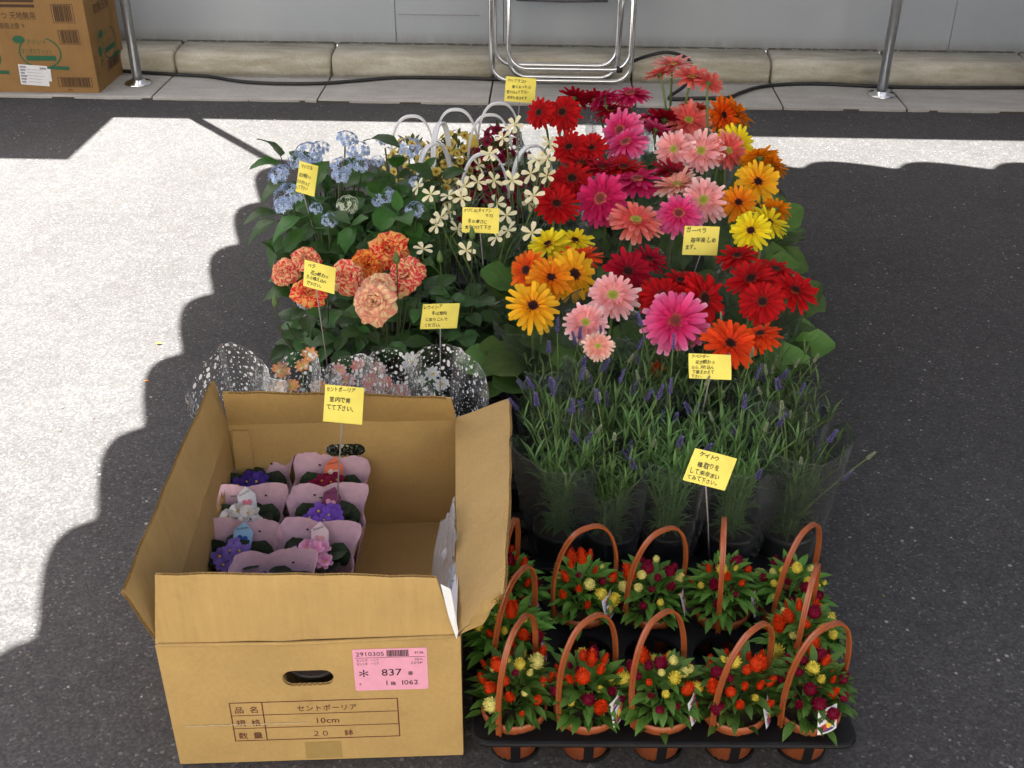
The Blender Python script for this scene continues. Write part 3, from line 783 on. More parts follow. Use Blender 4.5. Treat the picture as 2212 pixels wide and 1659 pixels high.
def flap(name, A, B, Cc, D, notch=None, bow=0.004, edges=((3, 2),)):
    """A, B on the crease, C, D on the outer edge; a flap of board with a slight bow"""
    A, B, Cc, D = V(A), V(B), V(Cc), V(D)
    n = (B - A).cross(D - A).normalized()
    mb = MB(); N = 12; K = 6
    for sgn in (-1, 1):
        rows = []
        for i in range(K + 1):
            t = i / K; a, b = A.lerp(D, t), B.lerp(Cc, t)
            rows.append([a.lerp(b, j / N) + n * (sgn * TH / 2 + bow * sin(pi * j / N) * t + 0.0016 * sin(j * 2.1 + i) * t + (0.0028 if j == 5 else 0)) for j in range(N + 1)])
        mb.grid(rows if sgn > 0 else [r[::-1] for r in rows])
    o = add(name, mb.mesh(name, M['kraft']), box)
    for (P, Q, I) in ((D, Cc, A), (A, D, B), (B, Cc, A)):
        L = (Q - P).length; m = max(6, int(L / 0.0075 * 6)); inn = ((A + B + Cc + D) / 4 - (P + Q) / 2).normalized() * 0.01
        e2 = MB(); isout = (P == D)
        bw_ = lambda i: n * (bow * sin(pi * i / m)) if isout else V((0, 0, 0))
        e2.grid([[P.lerp(Q, i / m) + bw_(i) + inn * q + n * ((TH / 2 - 0.0006) * sin(2 * pi * i / 6)) for i in range(m + 1)] for q in (0.02, 1)])
        add('core', e2.mesh('core', M['kraft']), o)
    return o


flap('flap', (0.0, 0.004, BH + 0.001), (0.434, 0.004, BH + 0.003), (0.408, 0.008, 0.357), (0.018, 0.008, 0.376), bow=-0.004)
flap('flap', (0.004, 0.588, BH), (0.004, 0.004, BH), (-0.022, -0.020, 0.369), (-0.014, 0.598, 0.338), bow=0.003)
flap('flap', (0.436, 0.002, BH), (0.436, 0.588, BH), (0.540, 0.600, 0.284), (0.5046, -0.002, 0.331), bow=0.004)
flap('flap', (0.436, 0.586, BH), (0.006, 0.586, BH), (0.014, 0.548, 0.343), (0.428, 0.552, 0.318), bow=0.002)
cr_ = MB(); cr_.tube([(0.004, 0.0, BH), (0.2, -0.0012, BH - 0.003), (0.434, 0.0, BH + 0.001)], 0.0032, 6); add('crease', cr_.mesh('crease', M['kraft']), box)
cr_ = MB(); rows = []
for i in range(7):
    rows.append([V((0.470 + 0.030 * i / 6 - 0.03 * (1 - j / 3) + 0.004 * R.random(), -0.010 + 0.012 * j / 3 + R.uniform(-.003, .003), BH + 0.012 + 0.062 * i / 6 + R.uniform(-.003, .003) + 0.002 * j)) for j in range(4)])
cr_.grid(rows); add('torn_corner', cr_.mesh('torn_corner', M['kraft']), box)
# prints
pt = MB(); x0, x1, xm, z0, z1 = 0.0905, 0.3435, 0.1395, 0.047, 0.130; t = 0.0016
rect(pt, x0, z0, x1, z0 + t); rect(pt, x0, z1 - t, x1, z1); rect(pt, x0, z0 + t, x0 + t, z1 - t); rect(pt, x1 - t, z0 + t, x1, z1 - t)
rect(pt, xm - t / 2, z0 + t, xm + t / 2, z1 - t)
for zz in (z0 + (z1 - z0) / 3, z0 + (z1 - z0) * 2 / 3): rect(pt, x0 + t, zz - 0.0006, x1 - t, zz + 0.0006, 0.0001)
pt.add(text_mb([('品', 0.0965, 0.1085, 0.015, 0), ('名', 0.119, 0.1085, 0.015, 0), ('規', 0.0965, 0.0808, 0.015, 0), ('格', 0.119, 0.0808, 0.015, 0), ('数', 0.0965, 0.0532, 0.015, 0), ('量', 0.119, 0.0532, 0.015, 0),
                ('セントポーリア', 0.190, 0.1085, 0.0142, 0, 0.92), ('10cm', 0.215, 0.0815, 0.0165, 0, 1.05), ('２０', 0.2085, 0.0535, 0.0145, 0, 0.95), ('鉢', 0.258, 0.0535, 0.0145, 0)]), T(0, 0, 0.0002))
add('printed_table', pt.mesh('printed_table', M['print_maroon'], False), box, T(0, -0.0009, 0) @ RX(pi / 2))
lb = MB(); rr_ = 0.003; b = len(lb.v)
for (cx, cy, a0) in ((0.109 - rr_, rr_, -90), (0.109 - rr_, 0.084 - rr_, 0), (rr_, 0.084 - rr_, 90), (rr_, rr_, 180)):
    for q in range(5): lb.vert((cx + rr_ * cos(radians(a0 + q * 22.5)), cy + rr_ * sin(radians(a0 + q * 22.5)), 0))
lb.face(range(b, b + 20))
lab = add('auction_label', lb.mesh('auction_label', M['label_pink'], False), box, T(0.2815, -0.0012, 0.1475) @ RX(pi / 2))
pt = MB(); rect(pt, 0.003, 0.0665, 0.106, 0.0672)
rb = random.Random(3); x = 0.050
while x < 0.081:
    w_ = rb.choice((0.0006, 0.0009, 0.0014)); rect(pt, x, 0.0685, x + w_, 0.081); x += w_ + rb.choice((0.0006, 0.0009))
pt.add(text_mb([('2910305', 0.0045, 0.0705, 0.0115, 0, 1.05), ('9136', 0.0905, 0.0725, 0.0068, 0), ('セントホ゜ーリア', 0.005, 0.0595, 0.0066, 0, 0.62), ('セントホ゜ーリア', 0.005, 0.0523, 0.0066, 0, 0.62),
                ('20入', 0.0905, 0.0595, 0.0062, 0), ('3.5寸P', 0.0845, 0.0523, 0.0062, 0), ('*', 0.007, 0.019, 0.033, 0, 1.05), ('837', 0.040, 0.030, 0.0195, 0, 1.05), ('番', 0.079, 0.0305, 0.0085, 0),
                ('F', 0.0065, 0.0105, 0.0075, 0, 0.8), ('1', 0.044, 0.0105, 0.0135, 0), ('箱', 0.0525, 0.0105, 0.0085, 0), ('I062', 0.069, 0.0105, 0.0135, 0, 1.08)]), T(0, 0, 0.0001))
add('label_print', pt.mesh('label_print', M['ink'], False), lab, T(0, 0, 0.0004))
sc_ = MB(); rows = [[V((0.02 + 0.185 * i / 40, 0.083 + 0.0006 * sin(i * 1.7) + q * (0.0009 + 0.0008 * abs(sin(i * 0.9))), 0)) for i in range(41)] for q in (0, 1)]
sc_.grid(rows); add('scuff_mark', sc_.mesh('scuff_mark', plain('scuffed_board', (0.56, 0.47, 0.33), 0.8), False), box, T(0, -0.0016, 0) @ RX(pi / 2))
tp = MB(); rect(tp, 0, 0, 0.055, 0.036); add('tape', tp.mesh('tape', plain('brown_tape', (0.37, 0.25, 0.088), 0.35, var=0.05), False), box, T(0.196, -0.0011, 0.004) @ RX(pi / 2))

# bundle of empty sleeves at the right end of the box
pb = thing('polybag', 'bundle of empty clear plastic sleeves stuck in the box by its right flap', 'plastic bag', BO, BA)
mb = MB(); rows = []
for i in range(19):
    t = i / 18; r = []
    for j in range(8):
        q = j / 7
        r.append(V((0.398 + 0.036 * q + 0.008 * sin(5 * t) * (1 - q) + R.uniform(-0.003, 0.003), 0.03 + 0.27 * t + R.uniform(-0.003, 0.003), 0.10 + (0.16 - 0.03 * cos(2.4 * t)) * q ** .45 + R.uniform(-0.006, 0.006) * (1 + q))))
    rows.append(r)
mb.grid(rows); add('film', mb.mesh('film', M['polybag']), pb)
mb = MB(); rows = []
for i in range(13):
    t = i / 12
    rows.append([V((0.408 + 0.027 * q + 0.004 * t, 0.010 + 0.185 * t, 0.08 + (0.185 - 0.02 * t * t) * q ** .4 + R.uniform(-.002, .002))) for q in [j / 6 for j in range(7)]])
mb.grid(rows); add('foam_sheet', mb.mesh('foam_sheet', M['foam']), pb)
mb = MB()
b = len(mb.v)
for p in ((0.414, 0.001, 0.350), (0.428, 0.001, 0.340), (0.4375, -0.003, 0.262), (0.4345, -0.005, 0.250), (0.424, -0.001, 0.29)): mb.vert(p)
mb.face((b, b + 1, b + 2, b + 3, b + 4)); add('sheet_corner', mb.mesh('sheet_corner', M['foam'], False), pb)
mb = MB(); rows = [[V((0.30 + 0.115 * i / 8 + R.uniform(-.004, .004), 0.05 + 0.03 * j + R.uniform(-.006, .006), 0.012 + 0.028 * sin(pi * j / 5) * (0.4 + i / 9) + R.uniform(0, .01))) for i in range(9)] for j in range(6)]
mb.grid(rows); add('film', mb.mesh('film', M['polybag']), pb)


# ------------------------------------------------------------------ plant pieces
def leaf_mb(L, Wd, prof, fold=0.25, droop=0.6, nl=7, nw=2, wave=0.0, serr=0.0, stalk=0.0, tipup=0.0):
    mb = MB(); rows = []; UV = []; y = z = 0.0; ang = 0.25
    if stalk:
        mb.tube([(0, -stalk, -stalk * 0.25), (0, 0, 0)], [0.0013, 0.0012], 4, cap=False)
    for i in range(nl + 1):
        t = i / nl
        a = ang - droop * t
        if i: y += L / nl * cos(a); z += L / nl * sin(a)
        wd = Wd / 2 * prof(t) * (1 + (serr if i % 2 else -serr))
        r = []; u = []
        for j in range(-nw, nw + 1):
            s_ = j / nw
            r.append((s_ * wd, y - abs(s_) * 0.0, z + abs(s_) * wd * fold + wave * wd * sin(t * 9 + j * 2.3) * abs(s_)))
            u.append((0.5 + s_ / 2, t))
        rows.append(r); UV.append(u)
    mb.grid(rows, UV); return mb


ovate = lambda t: max(0.03, (sin(pi * min(1, t) ** 0.72)) ** 0.85) if t < 1 else 0.02
lance = lambda t: max(0.03, sin(pi * t ** 0.85)) if t < 1 else 0.02
roundp = lambda t: max(0.05, sqrt(max(0, 1 - (2 * t - 1) ** 2)))
def lobed(t): return max(0.06, (0.32 + 0.68 * min(1, t * 1.45)) * (1 if t < 0.8 else sqrt(max(0, 1 - ((t - 0.8) / 0.205) ** 2)))) * (1 + 0.12 * sin(t * 26))

LEAF = {}
LEAF['g'] = [leaf_mb(0.15, 0.062, lobed, 0.28, d, 9, 2, wv).mesh('gerbera_leaf', M['gleaf']) for d, wv in ((0.9, .25), (1.25, .3), (0.6, .2), (1.5, .3))]
LEAF['h'] = [leaf_mb(L, Wd, ovate, 0.22, d, 8, 2, .1, .05, .02).mesh('hydrangea_leaf', M['hleaf']) for L, Wd, d in ((.085, .052, .9), (.075, .046, .5), (.065, .040, 1.1), (.05, .026, .3))]
LEAF['r'] = [leaf_mb(L, Wd, ovate, 0.2, d, 7, 2, .08, .05, .012).mesh('rose_leaf', M['rleaf']) for L, Wd, d in ((.052, .034, .7), (.044, .028, .4), (.036, .022, .8))]
LEAF['v'] = [leaf_mb(.052, .046, roundp, 0.12, d, 8, 2, .1, 0, .02).mesh('violet_leaf', M['vleaf']) for d in (.5, .9)]


def pot_mesh(r, h, mat, lip=0.006, taper=0.76, soil=True):
    mb = MB(); rb_ = r * taper
    mb.lathe([(rb_ * 0.3, 0.0005), (rb_, 0.0), (r * 0.95, h - lip * 1.6), (r * 0.95 + 0.0005, h - lip * 1.5), (r, h - lip * 1.45), (r, h), (r - 0.0025, h), (r * 0.92, h - 0.012)], 24, 0)
    if soil:
        n = 24; b = len(mb.v)
        for j in range(n): mb.vert((r * 0.93 * cos(2 * pi * j / n), r * 0.93 * sin(2 * pi * j / n), h - 0.011))
        mb.face(range(b, b + n), 1)
    return mb.mesh('pot', [mat, M['soil']])


def sleeve_mesh(r0, r1, z0, z1, mat, wave=0.012, sq=0.0, n=28, back=0.0, name='clear_sleeve', seed=0, flare=1.0, uvs=0.3, seam=True):
    rr = random.Random(seed); mb = MB(); rows = []; UV = []
    ph = [rr.uniform(0, 6.28) for _ in range(4)]
    angs = [2 * pi * j / n for j in range(n)]; seams = []
    if seam:
        for q in (rr.uniform(.2, 2.6), rr.uniform(3.4, 5.9)): angs += [q, q + .04]; seams.append(q)
        angs.sort()
    m_ = len(angs); cr = [rr.uniform(-1, 1) for _ in range(m_)]
    ts = [i / 6 for i in range(6)] + [.991, 1.0]
    for t in ts:
        row = []; u = []
        for j, a in enumerate(angs):
            top = z1 + wave * (sin(2 * a + ph[0]) + 0.6 * sin(3 * a + ph[1])) + back * sin(a)
            rad = r0 + (r1 - r0) * t ** flare
            sqf = 1 + sq * (abs(cos(2 * a)) - 0.5)
            rad = rad * sqf * (1 + 0.035 * cr[j] * t + 0.03 * sin(5 * a + ph[2]) * t)
            row.append((rad * cos(a), rad * sin(a), z0 + (top - z0) * t)); u.append((a / 6.2832 * uvs * 2.2, t * uvs))
        rows.append(row); UV.append(u)
    mb.grid(rows, UV, 0, True)
    for k in range(len(mb.f)):
        i, j = divmod(k, m_)
        if seam and (i == len(ts) - 2 or angs[j] in seams): mb.mi[k] = 1
    return mb.mesh(name, [mat, M['film_edge']])


def gerbera_mb(seed, n1=22, n2=20, n3=15, cup=0.0):
    rr = random.Random(seed); mb = MB()
    for (n, L, w_, zb, ang, pid) in ((n1, 1.0, 0.205, -0.03, -0.10 + cup, 0.0), (n2, 0.90, 0.195, 0.01, 0.13 + cup, 0.3), (n3, 0.50, 0.12, 0.04, 0.42 + cup, 0.6)):
        for i in range(n):
            a = 2 * pi * (i + rr.uniform(-.22, .22)) / n + pid
            Lp = L * rr.uniform(0.84, 1.06); el = ang + rr.uniform(-.16, .16); bend = rr.uniform(-0.1, 0.55)
            wd = w_ * rr.uniform(0.85, 1.12); rows = []; UV = []; x = 0.10; z = zb
            prof = (0.38, 0.70, 0.98, 1.04, 0.66)
            for k in range(5):
                t = k / 4
                if k:
                    x += (Lp - 0.10) / 4 * cos(el - bend * t); z += (Lp - 0.10) / 4 * sin(el - bend * t)
                h_ = wd / 2 * prof[k]
                rows.append([(x, -h_, z + 0.02 * prof[k]), (x + (0.02 if k == 4 else 0), 0, z - 0.012), (x, h_, z + 0.02 * prof[k])])
                UV.append([(min(1, x), pid + i / n * 0.29)] * 3)
            sub = MB(); sub.grid(rows, UV); mb.add(sub, RZ(a))
    return mb


GER = [gerbera_mb(i, n1, n2, n3, cu).mesh('gerbera_flower', M['g_red']) for i, (n1, n2, n3, cu) in enumerate(((24, 20, 14, 0.03), (21, 18, 13, 0.10), (26, 21, 15, -0.04), (22, 17, 12, 0.18)))]
GERD = [gerbera_mb(20 + i, 24, 22, 22, 0.06 + .08 * i).mesh('gerbera_flower', M['g_red']) for i in range(2)]
def eye_mb(seed):
    rr = random.Random(seed); mb = MB(); n = 16; prof = [(0.235, 0.01), (0.245, 0.06), (0.19, 0.085), (0.12, 0.08), (0.05, 0.065)]
    rows = [[(r * (1 + 0.06 * ((j + i) % 2)) * cos(2 * pi * j / n), r * (1 + 0.06 * ((j + i) % 2)) * sin(2 * pi * j / n), z + 0.012 * ((j + i) % 2)) for j in range(n)] for i, (r, z) in enumerate(prof)]
    b = mb.grid(rows, [[(r / 0.245, ((j * 7 + i * 3) % 16) / 16) for j in range(n)] for i, (r, z) in enumerate(prof)], 0, True)
    mb.face([b + 4 * n + j for j in range(n)])
    for j in range(34):
        a = 2 * pi * j / 34; r = rr.uniform(0.20, 0.25)
        b = len(mb.v); d = V((cos(a), sin(a), 0)); s_ = V((-sin(a), cos(a), 0))
        for p in (d * r + s_ * 0.014, d * r - s_ * 0.014, d * (r + 0.05) + V((0, 0, 0.07))): mb.vert((p.x, p.y, p.z + 0.04), (1, j / 34))
        mb.face((b, b + 1, b + 2))
    return mb
EYE = [eye_mb(i).mesh('flower_centre', M['eye_dark']) for i in range(2)]
cal = MB(); cal.lathe([(0.02, -0.20), (0.06, -0.19), (0.14, -0.12), (0.20, -0.04), (0.17, 0.0)], 12); CALYX = cal.mesh('calyx', M['calyx'])
RGB = {'red': 'dark', 'crimson': 'dark', 'scarlet': 'dark', 'coral': 'green', 'salmon': 'green', 'lightpink': 'green', 'peach': 'green', 'hotpink': 'brown', 'magenta': 'brown', 'yellow': 'dark', 'amber': 'dark', 'orange': 'dark', 'flame': 'dark'}

# ------------------------------------------------------------------ gerberas: pots, then every flower head where it stands
POT_G = pot_mesh(0.062, 0.11, M['blackpot'])
SLV_G = [sleeve_mesh(0.055, 0.105, 0.02, 0.30, M['film'], 0.016, 0.12, seed=i, flare=0.8) for i in range(3)]
# (pixel x, pixel y, width in the picture, colour, facing: c camera, u up, b away, l / r sideways, up/camera mixes by number)
HEADS = [
    # front row, left to right
    (1151, 662, 117, 'amber', 10), (1190, 600, 92, 'orange', 15), (1239, 593, 100, 'amber', 'r'), (1138, 584, 80, 'flame', 'l'), (1252, 558, 92, 'scarlet', 'ub'), (1184, 528, 76, 'yellow', 'lu'), (1242, 520, 74, 'yellow', 'ur'),
    (1324, 639, 112, 'lightpink', 22), (1265, 697, 88, 'lightpink', 12), (1292, 748, 62, 'peach', 8), (1356, 587, 106, 'crimson', 22), (1402, 560, 70, 'crimson', 'ur'),
    (1431, 641, 98, 'red', 20), (1519, 645, 108, 'red', 'r'), (1470, 606, 66, 'red', 'u'), (1459, 694, 144, 'hotpink', 14),
    (1593, 554, 80, 'red', 'u'), (1623, 603, 92, 'red', 'lu'), (1675, 583, 84, 'red', 'u'), (1717, 628, 88, 'red', 'ru'), (1647, 652, 90, 'red', 10),
    (1577, 743, 120, 'scarlet', 24), (1642, 722, 80, 'scarlet', 'u'),
    # middle
    (1202, 441, 90, 'red', 26), (1298, 429, 100, 'magenta', 'lc'), (1373, 477, 104, 'coral', 'u'), (1466, 462, 96, 'hotpink', 26), (1520, 433, 96, 'lightpink', 12), (1463, 400, 96, 'peach', 'u'), (1622, 498, 82, 'yellow', 10), (1661, 480, 80, 'yellow', 'ru'),
    (1595, 438, 78, 'orange', 18), (1637, 393, 88, 'amber', 8), (1676, 450, 60, 'orange', 'b'), (1235, 387, 92, 'red', 30), (1376, 388, 98, 'magenta', 'u'), (1451, 372, 88, 'crimson', 'ub'), (1301, 362, 70, 'crimson', 'u'), (1346, 362, 84, 'red', 'ub'),
    # back
    (1229, 318, 76, 'red', 26), (1277, 320, 70, 'red', 24), (1256, 352, 76, 'red', 'u'), (1340, 281, 82, 'hotpink', 'lc'), (1352, 308, 86, 'hotpink', 'lu'), (1388, 258, 70, 'magenta', 'ub'), (1418, 280, 62, 'hotpink', 'rb'),
    (1487, 261, 90, 'coral', 28), (1457, 322, 74, 'lightpink', 'l'), (1515, 327, 90, 'lightpink', 6), (1573, 326, 74, 'coral', 'r'), (1592, 309, 74, 'yellow', 'r'), (1640, 340, 76, 'orange', 'b'), (1668, 358, 64, 'orange', 'rb'),
    (1505, 232, 74, 'scarlet', 'ub'), (1562, 249, 70, 'flame', 'r'), (1590, 243, 76, 'orange', 'rb'), (1436, 258, 76, 'crimson', 'b'), (1322, 238, 74, 'crimson', 'ub'),
    (1362, 202, 78, 'magenta', 'ub'), (1303, 211, 62, 'magenta', 'lb'), (1215, 243, 76, 'red', 14), (1165, 243, 58, 'red', 'l'), (1240, 211, 62, 'crimson', 'b'), (1285, 215, 56, 'crimson', 'b'),
    (1452, 139, 78, 'salmon', 'ub'), (1424, 158, 58, 'coral', 'lb'), (1494, 166, 72, 'coral', 'ub'), (1532, 178, 58, 'coral', 'rb'),
]
def facing(c, p):
    toc = (V((0, 0, CAM_H)) - p).normalized(); hz = V((toc.x, toc.y, 0)).normalized(); rt = V((1, 0, 0)); up = V((0, 0, 1))
    if not isinstance(c, str):
        a = radians(c + 16) ; base = toc * cos(a) + up * sin(a)
    else:
        base = {'u': up * 0.98 + hz * 0.16, 'ub': up * 0.9 + hz * 0.02, 'b': up * 0.45 - hz * 0.6, 'l': toc * 0.8 - rt * 0.6 + up * .2, 'r': toc * 0.8 + rt * 0.6 + up * .2, 'lu': up * .85 + hz * .25 - rt * .35, 'ur': up * .9 + hz * .15 + rt * .3,
                'ru': up * .8 + hz * .25 + rt * .38, 'rb': up * .5 - hz * .4 + rt * .5, 'lb': up * .55 - hz * .4 - rt * .5, 'lc': toc * .85 - rt * .25 + up * .25}[c]
    return (base + V((R.uniform(-.22, .22), R.uniform(-.12, .16), R.uniform(-.05, .12)))).normalized()

GP = []
# (x, y, label): the gerbera pots; heads are given to the nearest pot
GPOTS = [
    (0.06, 2.14, 'potted gerbera with yellow and orange blooms at the front left corner of the gerberas'),
    (0.20, 2.12, 'potted gerbera with pale pink green-eyed blooms just above the lavender'),
    (0.335, 2.12, 'potted gerbera with one large two-tone pink bloom above the lavender'),
    (0.48, 2.13, 'potted gerbera with low scarlet blooms behind the lavender note card'),
    (0.25, 2.36, 'potted gerbera with a deep crimson bloom behind the pale pink blooms'),
    (0.40, 2.34, 'potted gerbera with open dark red blooms left of the red cluster'),
    (0.56, 2.30, 'potted gerbera with a dense cluster of red blooms at the right edge'),
    (0.10, 2.45, 'potted gerbera with bright yellow blooms in front of the cream pinwheel flowers'),
    (0.10, 2.68, 'potted gerbera with red blooms beside the cream pinwheel flowers'),
    (0.24, 2.66, 'potted gerbera with a magenta bloom left of the coral pink one'),
    (0.385, 2.62, 'potted gerbera with pink, peach and coral blooms above the gerbera note card'),
    (0.53, 2.60, 'potted gerbera with yellow blooms right of the gerbera note card'),
    (0.60, 2.78, 'potted gerbera with orange brown-eyed blooms at the right edge'),
    (0.14, 2.94, 'potted gerbera with a stack of red blooms below the note card on the chair'),
    (0.30, 2.90, 'potted gerbera with magenta and dark red side-on blooms in the middle'),
    (0.44, 2.92, 'potted gerbera with a round pale pink bloom facing the camera'),
    (0.58, 3.04, 'potted gerbera with drooping amber and yellow blooms at the right edge'),
    (0.27, 3.16, 'potted gerbera with overlapping two-tone pink blooms below the chair'),
    (0.47, 3.20, 'potted gerbera with coral and flame orange blooms near the back'),
    (0.12, 3.24, 'potted gerbera with red blooms right of the white hoop handles'),
    (0.33, 3.36, 'potted gerbera with magenta blooms in front of the chair legs'),
    (0.47, 3.40, 'potted gerbera with tall coral pink blooms rising above all others'),
]
for (x, y, lb_) in GPOTS:
    t_ = thing('gerbera_plant', lb_, 'potted flower', (x, y, 0.012), 0, 'potted gerberas')
    add('pot', POT_G, t_); GP.append([t_, V((x, y, 0.012)), []])
    a0 = R.uniform(0, 6.28)
    for i in range(13):
        a = a0 + i * 2.4; el = (1.15, 0.85, 0.5)[i % 3] + R.uniform(-.15, .15); sc = R.uniform(0.95, 1.3)
        d = V((cos(a) * cos(el), sin(a) * cos(el), sin(el)))
        add('leaf', R.choice(LEAF['g']), t_, frame((cos(a) * 0.022, sin(a) * 0.022, 0.105 + 0.012 * (i % 3)), d) @ SC(sc))
    if y < 2.2 or x > .5 or x < .12:
        for i in range(7):
            a = (-pi / 2 if y < 2.2 else (0.0 if x > .5 else pi)) + R.uniform(-1.0, 1.0); el = R.uniform(.35, 1.0); d = V((cos(a) * cos(el), sin(a) * cos(el), sin(el)))
            add('leaf', LEAF['g'][i % 4], t_, frame((cos(a) * 0.03, sin(a) * 0.03, 0.10 + .012 * i), d, (0, -.5, .8)) @ SC(R.uniform(1.0, 1.3)))
    add('clear_sleeve', R.choice(SLV_G), t_, RZ(R.uniform(0, 6.28)))
for hd in HEADS:
    px, py, wd, col, fc = hd
    yguess = 0.36 if py > 500 else (0.39 if py > 340 else 0.41)
    if py < 185: yguess = 0.52
    elif py < 250 and col in ('magenta',): yguess = 0.44
    p = at(px, py, yguess)
    # the tall ones at the back lean no further than the last pot
    gi = min(GP, key=lambda q: (q[1].x - p.x) ** 2 + 0.8 * (q[1].y - 0.0 - p.y) ** 2)
    zc = p.y * cos(PITCH) + (CAM_H - p.z) * sin(PITCH)
    r = wd / 2 / FPX * zc
    r *= 1.24 if isinstance(fc, str) else (1.16 if wd < 105 else 1.06)
    n = facing(fc, p); q = p - gi[1]
    dbl = col in ('lightpink', 'coral', 'salmon', 'peach')
    me = R.choice(GERD if dbl else GER)
    fl = add('flower', me, gi[0], frameZ(q, n, R.uniform(0, 6.28)) @ SC(r), M['g_' + col])
    add('flower_centre', R.choice(EYE), fl, SC(1.0 if r > 0.04 else 0.95), M['eye_' + RGB[col]])
    add('calyx', CALYX, fl)
    b0 = V((R.uniform(-.015, .015), R.uniform(-.015, .015), 0.10)); end = q - n * r * 0.19
    mid = V((b0.x * 0.5 + end.x * 0.55, b0.y * 0.5 + end.y * 0.55, end.z * 0.9)) - n * 0.05
    s_ = MB(); s_.tube(bez(b0, mid, end, 8), [0.0034] * 8 + [0.0030], 6, cap=False)
    add('stem', s_.mesh('stem', M['stem']), gi[0])
# two faded heads low at the front
for px, py, wd, col in ((1379, 772, 34, 'peach'), (1418, 800, 44, 'flame')):
    p = at(px, py, 0.24); gi = GP[2]; q = p - gi[1]
    add('flower', GER[3], gi[0], frameZ(q, V((0.1, -0.3, 0.9)), 1.0) @ SC((0.5 * wd / 2450 * 2.3,) * 2 + (0.6 * wd / 2450 * 2.3 * 2,)), M['g_' + col], label='withered gerbera bloom')
    s_ = MB(); s_.tube(bez((0, 0, .1), (q.x * .5, q.y * .5, .2), q, 6), 0.003, 6, cap=False); add('stem', s_.mesh('stem', M['stem']), gi[0])

# ------------------------------------------------------------------ carrying trays
def tray_mesh(nx, ny, pitch, r, h=0.070):
    Wd, D = nx * pitch + 0.012, ny * pitch + 0.012; mb = MB()
    out = []
    for (cx, cy, a0) in ((Wd - .02, .02, -90), (Wd - .02, D - .02, 0), (.02, D - .02, 90), (.02, .02, 180)):
        out += [(cx + .02 * cos(radians(a0 + q * 30)), cy + .02 * sin(radians(a0 + q * 30))) for q in range(4)]
    holes = [circle(0.006 + pitch * (i + .5), 0.006 + pitch * (j + .5), r, 22) for i in range(nx) for j in range(ny)]
    mb.add(plate(out, holes, 0.003), T(0, 0, h))
    path = [V((x, y, h - 0.004)) for x, y in out]; path.append(path[0]); path.append(path[1])
    mb.tube(path, 0.0055, 8, cap=False)
    for i in range(nx):
        for j in range(ny):
            cx, cy = 0.006 + pitch * (i + .5), 0.006 + pitch * (j + .5)
            mb.lathe([(r + 0.0005, h - 0.006), (r + 0.004, h + 0.004), (r + 0.001, h + 0.004)], 22, 0, (cx, cy, 0))
            mb.lathe([(r * 0.80, 0.001), (r * 0.84, 0.001), (r * 0.84, 0.009), (r * 0.80, 0.009)], 22, 0, (cx, cy, 0))
            for a in range(4):
                an = a * pi / 2 + (0 if (i + j) % 2 else 0.0)
                d = V((cos(an), sin(an), 0)); rot = Matrix.Rotation(an, 3, 'Z')
                b = V((cx, cy, 0)); w_ = 0.0075
                n_ = V((-d.y, d.x, 0)) * w_
                rows = [[b + d * (r * 0.84) - n_ + V((0, 0, .002)), b + d * (r * 0.84) + n_ + V((0, 0, .002))], [b + d * (r + .003) - n_ + V((0, 0, h)), b + d * (r + .003) + n_ + V((0, 0, h))]]
                mb.grid(rows); mb.grid([[p - d * 0.003 for p in rw][::-1] for rw in rows])
    for y in (0.02, D - 0.02):
        pass
    return mb.mesh('tray', M['tray'], False), Wd, D


TR, TW, TD = tray_mesh(5, 3, 0.113, 0.0475, 0.075)
tag(add('plant_tray', TR, None, T(-0.054, 1.190, 0)), 'black plastic tray with round holes holding the orange-handled pots', 'tray')
TR2, _, _ = tray_mesh(4, 2, 0.14, 0.056, 0.06)
tag(add('plant_tray', TR2, None, T(0.0, 2.06, 0)), 'black plastic tray under the front gerbera pots behind the lavender', 'tray')
TR3, _, _ = tray_mesh(3, 2, 0.16, 0.06, 0.06)
tag(add('plant_tray', TR3, None, T(-0.30, 2.16, 0)), 'black plastic tray under the rose pots left of the front gerberas', 'tray')
TR4, _, _ = tray_mesh(5, 3, 0.125, 0.05, 0.05)
tag(add('plant_tray', TR4, None, T(-0.062, 1.62, 0)), 'black plastic tray under the sleeved lavender pots', 'tray')


# ------------------------------------------------------------------ celosias with orange handles
def plume_mb(seed, H=1.0, round_=False):
    rr = random.Random(seed); mb = MB(); n = 54
    mb.lathe([(0.06, 0), (0.24, 0.12), (0.26, 0.4), (0.16, 0.75), (0.02, 1.0)] if not round_ else [(0.08, 0), (0.30, 0.12), (0.34, 0.4), (0.24, 0.62), (0.02, 0.75)], 9)
    for i in range(n):
        t = (i + .5) / n; a = i * 2.4; h = (0.05 + 0.85 * t) * (0.78 if round_ else 1)
        r = (0.30 if round_ else 0.25) * sqrt(max(0.02, 1 - t ** 2.0)) * (0.7 + 0.3 * min(1, t * 6))
        L = rr.uniform(0.16, 0.26); el = 0.55 + 0.7 * t
        p = V((r * cos(a), r * sin(a), h)); d = V((cos(a) * cos(el), sin(a) * cos(el), sin(el))); sd = V((-sin(a), cos(a), 0)) * 0.055
        b = len(mb.v)
        for q, u in ((p - sd, 0.3), (p + sd, 0.3), (p + d * L * .6 + sd * .8, .8), (p + d * L, 1.0), (p + d * L * .6 - sd * .8, .8)): mb.vert(q, (u, (i % 9) / 9))
        mb.face((b, b + 1, b + 2, b + 3, b + 4))
    return mb


